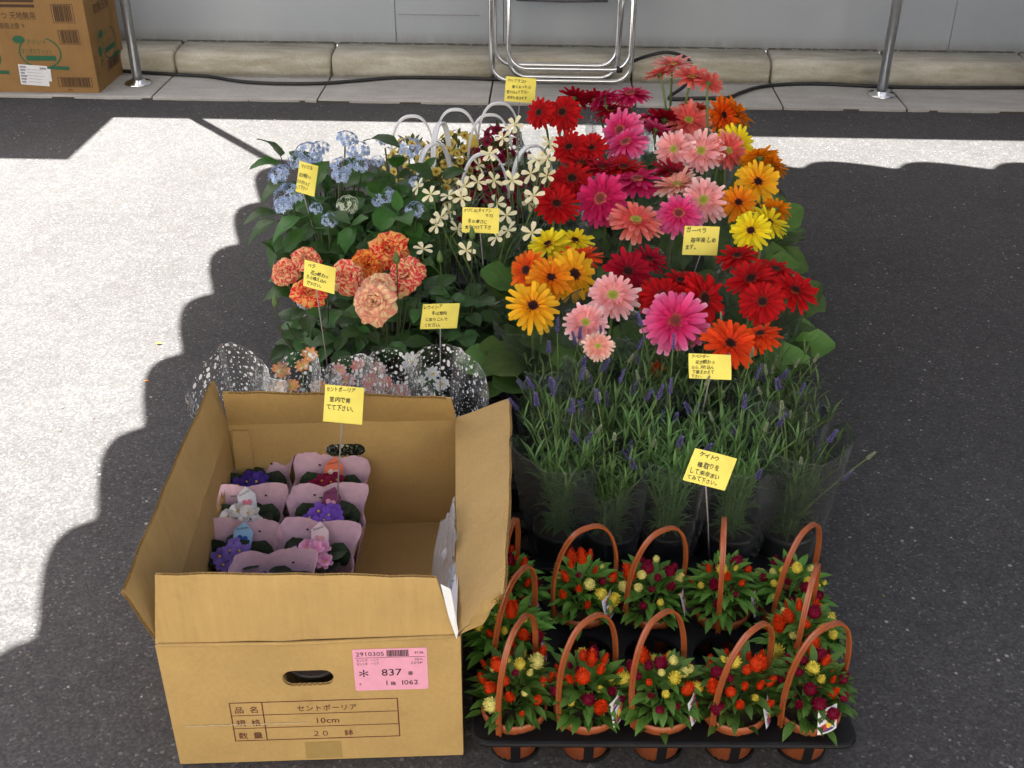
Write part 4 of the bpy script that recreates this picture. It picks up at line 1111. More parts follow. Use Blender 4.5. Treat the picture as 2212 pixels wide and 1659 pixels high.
PLUME = [plume_mb(i).mesh('celosia_plume', M['ce_scarlet'], False) for i in range(2)] + [plume_mb(9, 1, True).mesh('celosia_plume', M['ce_scarlet'], False)]
def celosia_foliage(seed):
    rr = random.Random(seed); mb = MB(); base = [leaf_mb(L, L * 0.36, lance, 0.3, dr, 5, 1) for L, dr in ((.034, .7), (.039, .9), (.028, .3))]
    for i in range(150):
        a = i * 2.4 + rr.uniform(-.3, .3); q = sqrt((i + .5) / 150)
        r = 0.044 * q * rr.uniform(.8, 1.15); z = 0.146 - 0.036 * q * q + rr.uniform(-.02, .014) - (0.02 if i % 3 == 0 else 0)
        el = 1.05 - 0.85 * q + rr.uniform(-.35, .35)
        d = V((cos(a) * cos(el), sin(a) * cos(el), sin(el)))
        mb.add(rr.choice(base), frame((r * cos(a), r * sin(a), z), d) @ SC(rr.uniform(.75, 1.15)), None, lambda u: u)
    for i in range(9):
        a = i * 0.7; mb.tube([(0, 0, .075), (0.03 * cos(a), 0.03 * sin(a), .11), (0.05 * cos(a), 0.05 * sin(a), .135)], 0.0022, 5, cap=False)
    return mb.mesh('celosia_foliage', M['cleaf'])
CFOL = [celosia_foliage(i) for i in range(4)]
POT_C = pot_mesh(0.0515, 0.092, M['terracotta'], 0.010, 0.70)
def handle_mesh(hw, z0, z1, mat, wd=0.0085, th=0.0045, bulge=1.14, n=30, ridges=True, lattice=False):
    pts = []
    for i in range(n + 1):
        t = i / n; a = pi * t
        x = -cos(a); z = sin(a)
        s_ = abs(x)
        zz = z0 + (z1 - z0) * (z ** 0.62 if z > 0 else 0)
        xx = hw * (1 if x > 0 else -1) * (s_ ** 0.75) * (1 + (bulge - 1) * sin(pi * min(1, z ** 0.62 * 0.9)))
        pts.append(V((xx, 0, zz)))
    mb = MB(); rows = []
    prof = [(-1, -1), (-.55, -1.0), (-.2, -.55), (0.2, -.55), (.55, -1), (1, -1), (1, .8), (-1, .8)] if ridges else [(-1, -1), (1, -1), (1, 1), (-1, 1)]
    for i, p in enumerate(pts):
        t = (pts[min(i + 1, n)] - pts[max(i - 1, 0)]).normalized(); nr = V((0, 1, 0)).cross(t)
        rows.append([p + V((0, 1, 0)) * (u * wd / 2) + nr * (v * th / 2) for u, v in prof])
    mb.grid(rows, None, 0, True)
    return mb.mesh('handle', mat, False)
HND_C = handle_mesh(0.0535, 0.068, 0.262, M['handle'])
def tag_mesh():
    mb = MB(); Wd, H = 0.036, 0.044
    rows = [[(x * Wd, y * H + (0.008 if (x == .5 and 0) else 0), 0.003 * sin(pi * (x + .5))) for x in (-.5, -.25, 0, .25, .5)] for y in (0, .33, .66, 1)]
    mb.grid(rows); return mb.mesh('plant_tag', M['white_paper'])
TAGM = tag_mesh()
def tag_print():
    mb = MB()
    def blob(cx, cy, rx, ry, an, mi, z):
        b = len(mb.v)
        for j in range(9):
            a = j * 2 * pi / 9; x, y = rx * cos(a), ry * sin(a)
            mb.vert((cx + x * cos(an) - y * sin(an), cy + x * sin(an) + y * cos(an), z))
        mb.face(range(b, b + 9), mi)
    blob(0.007, 0.017, .010, .005, .7, 0, .0036); blob(-0.008, 0.012, .008, .005, .2, 0, .0036); blob(0.0, 0.016, .0055, .008, 0, 1, .0038); blob(-.003, .006, .013, .003, 0, 2, .0035)
    rect(mb, -0.014, 0.036, 0.012, 0.0385, .0036, 0); rect(mb, -0.015, 0.029, 0.014, 0.033, .0036, 2); rect(mb, -.016, .022, -.011, .027, .0036, 2)
    return mb.mesh('tag_print', [M['red_print'], M['yellow_print'], M['violet_print']], False)
TAGP = tag_print()
CEL = [  # x, y, handle azimuth, colour weights, tag (angle, tilt) or None, label
    (0.006, 1.262, 62, 'scarlet scarlet yellow lemon wine scarlet', None, 'celosia pot at the front left corner of the tray beside the cardboard box'),
    (0.118, 1.262, 40, 'scarlet wine scarlet wine yellow', (-40, 0), 'celosia pot second from left in the front row, sprig hanging over its rim'),
    (0.231, 1.262, 42, 'wine wine scarlet scarlet lemon yellow', (-35, 0), 'celosia pot in the middle of the front row with a large pale yellow plume'),
    (0.345, 1.262, 40, 'scarlet scarlet scarlet wine yellow', (-40, 0), 'celosia pot second from right in the front row, mostly orange-red plumes'),
    (0.460, 1.262, 28, 'wine wine wine yellow scarlet', (-75, 0), 'celosia pot at the front right corner of the tray with purple-red plumes'),
    (-0.002, 1.378, 58, 'wine wine scarlet yellow', (-15, 0), 'celosia pot in the middle row behind the front left corner pot'),
    (0.472, 1.376, 66, 'scarlet yellow wine scarlet lemon', (-5, 0), 'celosia pot in the middle row at the right edge of the tray'),
    (-0.010, 1.490, 76, 'scarlet wine wine scarlet', (-30, 0), 'celosia pot in the rear row half hidden by the box flap'),
    (0.122, 1.490, 24, 'scarlet scarlet wine yellow lemon', (-40, 0), 'celosia pot in the rear row with a broad flame red plume in front'),
    (0.240, 1.490, 30, 'yellow lemon lemon wine wine scarlet', (-20, 0), 'celosia pot in the rear row with mostly yellow plumes and a pale leaf'),
    (0.362, 1.490, 80, 'scarlet wine wine yellow scarlet', (-25, 0), 'celosia pot in the rear row with its handle turned edge-on'),
    (0.478, 1.490, 46, 'yellow lemon yellow wine wine', None, 'celosia pot at the rear right corner of the tray with yellow plumes'),
]
for i, (x, y, az, cols, tg, lb_) in enumerate(CEL):
    t_ = thing('celosia_plant', lb_, 'potted flower', (x, y - 0.012, 0.004), 0, 'potted celosias with orange handles')
    add('pot', POT_C, t_)
    add('handle', HND_C, t_, RZ(radians(az)) @ RX(radians(R.uniform(-5, 5))) )
    add('foliage', CFOL[i % 4], t_, RZ(R.uniform(0, 6.28)) @ SC((1.04, 1.04, R.uniform(.95, 1.08))), kind='stuff')
    cl = cols.split(); n = 25 if i < 5 else 21
    for k in range(n):
        a = k * 2.4 + i; q = sqrt((k + .6) / n); r = 0.054 * q
        z = 0.164 - 0.044 * q * q + R.uniform(-.008, .010)
        kind_ = R.choice(cl); size = R.uniform(.011, .019) if k % 4 else R.uniform(.021, .029)
        d = V((cos(a) * .55 * q + R.uniform(-.1, .1), sin(a) * .55 * q - .12, 1))
        add('flower', PLUME[2] if kind_ in ('wine', 'lemon', 'yellow') and R.random() < .6 else R.choice(PLUME), t_, frameZ((r * cos(a), r * sin(a), z), d, R.uniform(0, 6)) @ SC((size * 1.12, size * 1.12, size * (1.35 if kind_ in ('scarlet', 'gold') else 1.0))), M['ce_' + kind_])
    if tg:
        a = radians(tg[0]); d = V((cos(a), sin(a), 0))
        o = add('plant_tag', TAGM, t_, T(d * 0.060 + V((0, 0, 0.094))) @ RZ(a + pi / 2 + radians(R.uniform(-8, 8))) @ RX(radians(76)) @ RY(radians(R.uniform(4, 14))))
        add('tag_print', TAGP, o)

# ------------------------------------------------------------------ lavender in sleeves
def lav_spike(seed, bud=False):
    rr = random.Random(seed); mb = MB()
    for lev in range(7):
        z = lev * 0.155; n = 8 if lev < 6 else 4
        for j in range(n):
            a = j * 2 * pi / n + lev * .4; r = 0.13 * (1 - 0.10 * lev) * (0.8 if bud else 1)
            p = V((cos(a), sin(a), 0)); d = V((cos(a) * .75, sin(a) * .75, .8)); b = len(mb.v); sd = V((-sin(a), cos(a), 0)) * .075
            for q, u in ((p * r * .3 + V((0, 0, z)), 0), (p * r + sd + V((0, 0, z + .05)), .5), (p * r + d * .14 + V((0, 0, z + .05)), 1), (p * r - sd + V((0, 0, z + .05)), .5)): mb.vert(q, (u, (lev * 8 + j) % 10 / 10))
            mb.face((b, b + 1, b + 2, b + 3))
    mb.tube([(0, 0, -.1), (0, 0, 1.0)], .05, 5)
    return mb.mesh('lavender_spike', M['lav'], False)
SPK = [lav_spike(i) for i in range(2)]
def lav_foliage(seed):
    rr = random.Random(seed); mb = MB(); base = [leaf_mb(L, .0043, lance, 0.3, dr, 4, 1) for L, dr in ((.038, .5), (.045, .9), (.030, .2))]
    for k in range(23):
        a = k * 2.4; q = sqrt((k + .5) / 23); bx, by = 0.018 * q * cos(a), 0.018 * q * sin(a)
        lean = 0.35 * q + rr.uniform(0, .12); H = rr.uniform(.11, .205)
        ex, ey = bx + cos(a) * H * lean, by + sin(a) * H * lean
        path = bez((bx, by, .085), (bx * 1.2, by * 1.2, .085 + H * .6), (ex, ey, .085 + H), 6); mb.tube(path, .0012, 4, cap=False)
        for m_ in range(26):
            t = (m_ + .5) / 26; p = path[min(6, int(t * 6.99))]; aa = m_ * 1.7 + k; el = .35 + .75 * t + rr.uniform(-.25, .25)
            mb.add(rr.choice(base), frame(p, V((cos(aa) * cos(el), sin(aa) * cos(el), sin(el)))) @ SC(rr.uniform(.7, 1.15)))
    return mb.mesh('lavender_foliage', M['lleaf'])
LFOL = [lav_foliage(i) for i in range(4)]
POT_L = pot_mesh(0.052, 0.095, M['blackpot'], 0.008)
SLV_L = [sleeve_mesh(0.046, 0.078, 0.02, 0.265, M['film_haze'], 0.020, 0.10, seed=30 + i, flare=0.7) for i in range(5)]
rown = ('front', 'middle', 'back'); coln = ('far left', 'second from left', 'centre', 'second from right', 'far right')
for j in range(3):
    for i in range(5):
        x = 0.072 + 0.113 * i + ((0.03 if j else 0.022) if i == 0 else 0) + R.uniform(-.006, .006); y = 1.683 + 0.128 * j + R.uniform(-.006, .006)
        t_ = thing('lavender_plant', 'lavender pot in a clear sleeve, %s of the %s lavender row' % (coln[i], rown[j]), 'potted flower', (x, y, 0.006), 0, 'sleeved lavender pots')
        add('pot', POT_L, t_)
        add('foliage', R.choice(LFOL), t_, RZ(R.uniform(0, 6.28)) @ SC((1, 1, R.uniform(.95, 1.15))), kind='stuff')
        add('clear_sleeve', R.choice(SLV_L), t_, RX(R.uniform(-.06, .06)) @ RY(R.uniform(-.06, .06)) @ RZ(R.uniform(0, 6.28)) @ SC((1, 1, R.uniform(.88, 1.16))))
        st = MB(); nsp = 7
        for k in range(nsp):
            a = k * 2.4 + i + j; q = sqrt((k + .5) / nsp); H = R.uniform(.27, .385) if k % 3 else R.uniform(.22, .29)
            ex = V((0.085 * q * cos(a) + R.uniform(-.02, .02), 0.07 * q * sin(a) - .01 + R.uniform(-.02, .02), H))
            if j == 0 and i == 4 and k == 0: ex = V((0.10, -0.06, .29))
            pth = bez((0.01 * cos(a), 0.01 * sin(a), .09), (ex.x * .35, ex.y * .35, H * .7), ex, 8); st.tube(pth, .0011, 4, cap=False)
            bud = R.random() < .38
            add('flower_spike', R.choice(SPK), t_, frameZ(ex, (pth[-1] - pth[-2]) + V((R.uniform(-.004, .004), R.uniform(-.004, .004), 0)), R.uniform(0, 6)) @ SC(((.025, .025, .028) if not bud else (.019, .019, .019))), M['lavbud'] if bud else M['lav'])
        add('stems', st.mesh('stems', M['stem']), t_, kind='stuff')


# ------------------------------------------------------------------ hydrangeas
def star_mb(np_=6, L=1.0, wd=.42, lift=.25, layers=2, seed=0, prof=(0.25, .8, 1, .6, .05)):
    rr = random.Random(seed); mb = MB()
    for ly in range(layers):
        for i in range(np_):
            a = 2 * pi * (i + .5 * ly) / np_ + rr.uniform(-.12, .12); Lp = L * (1 - .25 * ly) * rr.uniform(.9, 1.08); rows = []; UV = []
            for k in range(5):
                t = k / 4; h_ = wd / 2 * prof[k]; z = lift * t * (1 + .6 * ly) + .05 * ly - .12 * t * t
                rows.append([(Lp * t, -h_, z + .05 * prof[k]), (Lp * t, 0, z), (Lp * t, h_, z + .05 * prof[k])]); UV.append([(t, i / np_)] * 3)
            s_ = MB(); s_.grid(rows, UV); mb.add(s_, RZ(a))
    return mb
def cluster(seed, n=15):
    rr = random.Random(seed); mb = MB(); st = [star_mb(6, 1, .30, .12, 2, q, (.3, .85, 1, .5, .03)) for q in range(2)]
    for i in range(n):
        a = i * 2.4; q = sqrt((i + .4) / n); el = 1.35 - 1.1 * q
        d = V((cos(a) * cos(el), sin(a) * cos(el), sin(el)))
        p = V((d.x * .9, d.y * .9, d.z * .55 - .25)) * .045
        mb.add(st[i % 2], frameZ(p, d + V((rr.uniform(-.3, .3), rr.uniform(-.3, .3), rr.uniform(-.1, .2))), rr.uniform(0, 6)) @ SC(rr.uniform(.0135, .019)), None, lambda u, s=i: (u[0], (u[1] * .1 + s * .07) % 1))
        mb.tube([p * .98, (0, 0, -.045)], .0006, 3, cap=False)
    return mb.mesh('hydrangea_cluster', M['blue'])
CLUS = [cluster(i) for i in range(3)]
POT_H = pot_mesh(0.068, 0.12, M['greypot'])
HP = [(-0.47, 2.60, 'blue hydrangea with its note card at the front left of the hydrangeas'), (-0.28, 2.60, 'blue hydrangea just behind the striped roses with a pale unopened cluster'),
      (-0.49, 2.83, 'blue hydrangea at the back left beside the sunlit asphalt'), (-0.29, 2.84, 'blue hydrangea at the back right beside the white hoop handles')]
HC = [(668, 329, 62, 0), (750, 297, 46, 0), (773, 322, 48, 0), (828, 300, 32, 0), (885, 316, 52, 0), (601, 374, 50, 0), (738, 358, 46, 0), (735, 378, 36, 0), (780, 354, 36, 0), (815, 346, 28, 0), (620, 421, 66, 0), (828, 424, 52, 0),
      (895, 451, 40, 0), (750, 440, 46, 1), (712, 474, 34, 0), (683, 449, 28, 0), (898, 391, 28, 0), (640, 345, 40, 0), (610, 440, 40, 0), (690, 318, 40, 0)]
hyd = []
for (x, y, lb_) in HP:
    t_ = thing('hydrangea_plant', lb_, 'potted shrub', (x, y, 0.012), 0, 'potted blue hydrangeas'); add('pot', POT_H, t_); hyd.append((t_, V((x, y, .012)), MB()))
for (px, py, wd, pale) in HC:
    z = 0.41 if py < 400 else 0.37
    p = at(px, py, z); hy = min(hyd, key=lambda q: (q[1] - p).xy.length); q = p - hy[1]; zc = p.y * cos(PITCH) + (CAM_H - p.z) * sin(PITCH)
    n = V((q.x * 1.6 + R.uniform(-.2, .2), q.y * 1.6 - .45, .8))
    add('flower_cluster', R.choice(CLUS), hy[0], frameZ(q, n, R.uniform(0, 6)) @ SC(wd / 2 / FPX * zc / .040), M['blueyoung'] if pale else None)
    hy[2].tube(bez((q.x * .12, q.y * .12, .11), (q.x * .7, q.y * .7, q.z * .6), q - n.normalized() * .03, 7), .0024, 5, cap=False)
# leaves: pairs up each shoot, then a skin of leaves over the crown's outline
for (t_, p0, st) in hyd:
    for k in range(14):
        a = k * 2.4; q = sqrt((k + .5) / 14); e = V((.122 * q * cos(a), .115 * q * sin(a), R.uniform(.27, .37) - .06 * q))
        pth = bez((e.x * .1, e.y * .1, .11), (e.x * .6, e.y * .6, e.z * .65), e, 6); st.tube(pth, .0024, 5, cap=False)
        for lv in range(3):
            for sd in (0, 1):
                p = pth[6 - lv * 2] if lv else pth[6]; aa = a + lv * 1.57 + sd * pi + R.uniform(-.3, .3); el = (.55, .15, -.1)[lv] + R.uniform(-.2, .25)
                d = V((cos(aa) * cos(el), sin(aa) * cos(el), sin(el)))
                if p0.x + p.x + d.x * .12 < -.635: continue
                sc = (.85, 1.05, 1.05)[lv] * R.uniform(.85, 1.1)
                add('leaf', R.choice(LEAF['h'][:3]) if lv else R.choice(LEAF['h']), t_, frame(p + d * .016, d, (0, -.35, .9)) @ SC(sc * 1.28))
    add('stems', st.mesh('stems', M['stem_dark']), t_)
# a few leaves that make the outline
for (px, py, z, dx, dz) in ((598, 478, .30, -.8, -.3), (602, 462, .32, -.6, .1), (612, 508, .27, -.4, -.6), (606, 338, .41, -.3, .7), (612, 356, .40, -.5, .2), (626, 395, .36, -.5, -.1), (815, 420, .38, .2, .7), (850, 400, .36, .8, .2), (790, 430, .35, -.6, -.2), (800, 300, .42, .7, .1),
                        (650, 470, .34, -.7, -.3), (700, 470, .36, .4, .2), (865, 470, .33, .3, -.7), (770, 490, .33, -.4, -.5), (830, 480, .33, .2, -.6)):
    p = at(px, py, z); hy = min(hyd, key=lambda q: (q[1] - p).xy.length)
    add('leaf', LEAF['h'][0], hy[0], frame(p - hy[1], V((dx, -.35, dz))) @ SC(1.15))


# ------------------------------------------------------------------ roses
def rose_mb(seed):
    rr = random.Random(seed); mb = MB()
    for ring, (n, L, wd, el, r0, cup) in enumerate(((6, 1.0, .98, .0, .14, .2), (6, .95, .90, .32, .13, .45), (5, .80, .80, .68, .10, .6), (5, .62, .62, 1.0, .07, .7), (4, .48, .46, 1.25, .04, .7))):
        for i in range(n):
            a = 2 * pi * (i + .5 * (ring % 2)) / n + rr.uniform(-.35, .35); Lp = L * rr.uniform(.8, 1.1); e0 = el + rr.uniform(-.22, .22); rows = []; UV = []; x, z = r0, .03 * ring
            prof = (.30, .66, .95, 1.06, .95, .45); roll = rr.uniform(.5, 1.1)
            for k in range(6):
                t = k / 5
                if k:
                    aa = e0 + cup * (0.55 - t) * 1.5 - (roll if k >= 4 else 0)
                    x += Lp * .8 / 5 * cos(aa); z += Lp * .8 / 5 * sin(aa)
                h_ = wd / 2 * prof[k]
                rows.append([(x - s_ * s_ * .16 * (k > 1) + (0.045 * rr.uniform(-1, 1) if k >= 4 else 0), s_ * h_, z + cup * .45 * h_ * s_ * s_ + (.05 * rr.uniform(-1, 1) if k >= 3 else 0)) for s_ in (-1, -.6, -.2, .2, .6, 1)])
                UV.append([(t, (s_ * .5 + .5) * .42 + (i * .37 + ring * .71) % 3) for s_ in (-1, -.6, -.2, .2, .6, 1)])
            s_ = MB(); s_.grid(rows, UV); mb.add(s_, RZ(a))
    return mb.mesh('rose_flower', M['rose_mix'])
ROSE = [rose_mb(i) for i in range(3)]
ROSES = [(616, 588, 62, 'mix'), (662, 560, 58, 'mix'), (668, 632, 68, 'red'), (840, 540, 78, 'red'), (793, 572, 68, 'orange'), (750, 600, 72, 'mix'), (878, 594, 82, 'mix'), (808, 655, 86, 'peach'), (818, 622, 66, 'peach')]
RP = [(-0.46, 2.27, 'striped rose bush in a pot at the left under its note card'), (-0.27, 2.25, 'striped rose bush in a pot with the large peach bloom'), (-0.12, 2.34, 'leafy rose bush in a pot with green buds beside the gerberas')]
ro = []
for (x, y, lb_) in RP:
    t_ = thing('rose_bush', lb_, 'potted rose', (x, y, .012), 0, 'potted striped roses'); add('pot', pot_mesh(0.06, 0.12, M['greypot']), t_); ro.append((t_, V((x, y, .012)), MB()))
for (px, py, wd, kx) in ROSES:
    p = at(px, py, .335 if py > 560 else .36); r_ = ro[0] if px < 720 else ro[1]; q = p - r_[1]; zc = p.y * cos(PITCH) + (CAM_H - p.z) * sin(PITCH)
    n = V((q.x + R.uniform(-.3, .3), -.62 + R.uniform(-.2, .2), .62))
    add('flower', R.choice(ROSE), r_[0], frameZ(q, n, R.uniform(0, 6)) @ SC(wd / 2 / FPX * zc / .70), M['rose_' + kx])
    r_[2].tube(bez((q.x * .1, q.y * .1, .11), (q.x * .5, q.y * .5, q.z * .7), q, 7), .0026, 5, cap=False)
for gi, (t_, p0, st) in enumerate(ro):
    for k in range(12):
        a = k * 2.4 + gi; q = sqrt((k + .5) / 12); e = V((.098 * q * cos(a), .088 * q * sin(a), R.uniform(.19, .31) - .06 * q))
        pth = bez((e.x * .1, e.y * .1, .11), (e.x * .6, e.y * .6, e.z * .7), e, 6); st.tube(pth, .0019, 5, cap=False)
        for lv in range(2):
            p = pth[6 - 2 * lv]; aa = a + lv * 2.1 + R.uniform(-.4, .4); el = R.uniform(-.25, .4); d = V((cos(aa) * cos(el), sin(aa) * cos(el), sin(el))); s_ = V((-d.y, d.x, 0)).normalized()
            if p0.x + p.x + d.x * .11 < -.555: continue
            st.tube([p, p + d * .045], .0011, 4, cap=False)
            add('leaf', LEAF['r'][0], t_, frame(p + d * .05, d, (0, -.35, .9)) @ SC(R.uniform(1.1, 1.4)))
            for sg in (1, -1):
                add('leaf', LEAF['r'][1 if lv else 2], t_, frame(p + d * .03, d * .55 + s_ * sg + V((0, 0, R.uniform(-.2, .2))), (0, -.35, .9)) @ SC(R.uniform(1.1, 1.4)))
    for bx, by, bz in (((-.05, -.09, .30), (.06, -.06, .34)), ((.0, -.11, .29), (.02, -.02, .38)), ((.03, -.02, .40), (-.04, -.06, .36)))[gi]:
        bd = MB(); bd.lathe([(.001, -.012), (.006, -.008), (.0075, .0), (.005, .010), (.0008, .019)], 8)
        add('bud', bd.mesh('bud', M['calyx']), t_, T(bx, by, bz)); st.tube([(bx * .3, by * .3, .12), (bx * .9, by * .9, bz * .7), (bx, by, bz - .01)], .0015, 5, cap=False)
    add('stems', st.mesh('stems', M['stem_dark']), t_)
tgm = MB(); rows = [[(x, 0.001 * x, z) for x in (0, .012, .02)] for z in (0, .03, .06)]; tgm.grid(rows)
add('plant_tag', tgm.mesh('plant_tag', M['white_paper']), ro[0][0], T(at(660, 695, .20) - ro[0][1]) @ RZ(.3) @ RY(-.4))

# ------------------------------------------------------------------ lewisias in dotted wraps
def five_mb(np_, wd, lift, prof=(.3, .75, 1, .95, .5), layers=1): return star_mb(np_, 1.0, wd, lift, layers, 5, prof)
LEW = five_mb(9, .5, .35).mesh('lewisia_flower', M['le_pink'])
LW = [(-0.545, 1.93, 'orange', 'lewisia in dotted wrap, leftmost, with small orange flowers', [(608, 803, .17), (630, 835, .16), (600, 840, .15)]), (-0.435, 1.95, 'orange', 'lewisia in dotted wrap with one orange bloom high beside the rose note stake', [(670, 768, .22), (655, 790, .19), (690, 840, .15)]),
      (-0.335, 1.93, 'pink', 'lewisia in dotted wrap with single pink blooms behind the box note card', [(748, 825, .17), (733, 800, .19), (775, 790, .19)]), (-0.245, 1.94, 'pink', 'lewisia in dotted wrap with a dense pale pink flower head', [(815, 800, .19), (800, 822, .18), (830, 826, .18), (812, 838, .17), (842, 842, .16), (795, 845, .16), (868, 846, .16)]),
      (-0.150, 1.95, 'white', 'lewisia in dotted wrap, rightmost, with white flowers', [(883, 795, .19), (935, 808, .18), (905, 825, .17), (955, 830, .17), (888, 780, .20)])]
POT_W = pot_mesh(.045, .085, M['greypot'])
for i, (x, y, kx, lb_, fls) in enumerate(LW):
    t_ = thing('lewisia_plant', lb_, 'potted flower', (x, y, .004), 0, 'lewisias in white dotted wraps'); add('pot', POT_W, t_); p0 = V((x, y, .004)); st = MB()
    lfm = leaf_mb(.075, .02, lobed, .3, .5, 6, 1).mesh('lewisia_leaf', M['wleaf'])
    for k in range(14):
        a = k * 2.4; el = .5 + .4 * (k % 3); add('leaf', lfm, t_, frame((.01 * cos(a), .01 * sin(a), .08), V((cos(a) * cos(el), sin(a) * cos(el), sin(el)))))
    for (px, py, z) in fls:
        q = at(px, py, z) - p0; n = V((R.uniform(-.4, .4), -.5, .8))
        fl = add('flower', LEW, t_, frameZ(q, n, R.uniform(0, 6)) @ SC(R.uniform(.016, .021)), M['le_' + ('coral' if kx == 'pink' and R.random() < .35 else kx)])
        c_ = MB(); c_.lathe([(.2, .02), (.15, .12), (.02, .15)], 8); add('flower_centre', c_.mesh('flower_centre', M['pollen']), fl)
        st.tube(bez((0, 0, .08), (q.x * .4, q.y * .4, q.z * .8), q - n.normalized() * .004, 6), .0014, 5, cap=False)
    add('stems', st.mesh('stems', M['stem']), t_)
    add('dotted_wrap', sleeve_mesh(.036, (.088 if i in (0, 4) else .078), .01, .235, M['film_dots'], .020, .36, 30, .042, 'dotted_wrap', 50 + i, 1.15, .55), t_)

# ------------------------------------------------------------------ cream pinwheel dianthus
DIA = [star_mb(5, 1.0, .48, .18, 1, q, (.16, .42, .85, 1.0, .72)).mesh('pinwheel_flower', M['cream']) for q in range(3)]
DFL = [(1112, 270), (1087, 298), (1057, 333), (1182, 343), (1187, 310), (1147, 375), (1182, 380), (1106, 390), (1067, 390), (1004, 403), (904, 403), (969, 423), (997, 427), (1074, 440), (1142, 438), (1153, 423), (952, 470), (969, 458), (989, 495), (1098, 498), (1073, 513), (1149, 503), (914, 538), (1008, 541), (1034, 358), (1032, 393), (1094, 465), (943, 486), (1160, 345), (930, 420)]
DP = [(-0.055, 2.50, 'dianthus in a grey pot with cream pinwheel flowers, nearest its note card'), (-0.16, 2.62, 'dianthus with cream pinwheel flowers on the hydrangea side'), (0.02, 2.66, 'dianthus with cream pinwheel flowers on the gerbera side')]
dl = []
POT_D = pot_mesh(.06, .11, M['greypot'])
for (x, y, lb_) in DP:
    t_ = thing('dianthus_plant', lb_, 'potted flower', (x, y, .012), 0, 'cream pinwheel dianthus'); add('pot', POT_D, t_); dl.append((t_, V((x, y, .012)), MB()))
for k, (px, py) in enumerate(DFL):
    z = .47 if py < 350 else (.42 if py < 430 else .37); p = at(px, py, z); d_ = min(dl, key=lambda q: (q[1] - p).xy.length); q = p - d_[1]
    toc = (V((0, 0, CAM_H)) - p).normalized(); n = toc * R.uniform(.25, 1) + V((R.uniform(-.7, .7), R.uniform(-.2, .3), R.uniform(.1, .8)))
    fl = add('flower', DIA[k % 3], d_[0], frameZ(q, n, R.uniform(0, 6)) @ SC(R.uniform(.0225, .0275)))
    n.normalize()
    d_[2].tube(bez((q.x * .12, q.y * .12, .1), (q.x * .6, q.y * .6, q.z * .7), q - n * .026, 8) + [q - n * .002], [.0016] * 8 + [.0022, .002], 5, cap=False)
for (t_, p0, st) in dl:
    ms = [leaf_mb(L, .006, lance, .3, dr, 5, 1) for L, dr in ((.07, .7), (.055, .3))]; fo = MB()
    for k in range(90):
        a = k * 2.4; q = sqrt((k + .5) / 90); z = R.uniform(.11, .34); rr_ = .02 + .07 * q * (z / .34); el = R.uniform(.3, 1.2)
        fo.add(R.choice(ms), frame((rr_ * cos(a), rr_ * sin(a), z), V((cos(a) * cos(el), sin(a) * cos(el), sin(el)))))
    add('foliage', fo.mesh('foliage', M['dleaf']), t_, kind='stuff'); add('stems', st.mesh('stems', M['stem']), t_)

# ------------------------------------------------------------------ calibrachoas with white hoop handles
CALM = star_mb(5, 1.0, .95, .25, 1, 3, (.3, .7, 1, 1, .8)).mesh('calibrachoa_flower', M['caly'])
def cal_foliage(seed, n=150):
    rr = random.Random(seed); mb = MB(); base = [leaf_mb(L, L * .42, lance, .25, .6, 4, 1) for L in (.022, .028)]
    for i in range(n):
        a = i * 2.4; q = sqrt((i + .5) / n); r = .085 * q; z = .165 - .07 * q * q + rr.uniform(-.03, .012); el = 1.0 - 1.1 * q + rr.uniform(-.4, .4)
        mb.add(rr.choice(base), frame((r * cos(a), r * sin(a), z), V((cos(a) * cos(el), sin(a) * cos(el), sin(el)))))
    return mb.mesh('calibrachoa_foliage', M['caleaf'])
KF = [cal_foliage(i) for i in range(2)]
HND_W = handle_mesh(.066, .09, .338, M['whitehandle'], .016, .006, 1.08)
POT_K = pot_mesh(.058, .10, M['blackpot'])
KP = [(*at(888, 250, .345).xy, 'y', 10, 'yellow calibrachoa under the white hoop handle farthest left'), (*at(985, 235, .345).xy, 'y', 0, 'yellow calibrachoa under a wide white hoop handle'), (*at(1078, 225, .345).xy, 'r', 5, 'wine red calibrachoa under the white hoop handle nearest the chair'),
      (*at(957, 268, .345).xy, 'y', 72, 'yellow calibrachoa under a white hoop handle turned edge-on'), (*at(1060, 253, .345).xy, 'r', 8, 'wine red calibrachoa in the middle with a printed tag on its white hoop'), (*at(938, 313, .345).xy, 'y', 48, 'yellow calibrachoa beside the hydrangeas with a printed tag on its white hoop'),
      (*at(1047, 335, .345).xy, 'r', 12, 'wine red calibrachoa behind the cream pinwheel flowers'), (.06, 3.08, 'r', 30, 'wine red calibrachoa beside the red gerberas')]
tagt = text_mb([('カリ', -.016, .003, .016, 0, .95), ('ブラ', -.016, -.016, .016, 0, .95)]).mesh('tag_text', M['ink'], False)
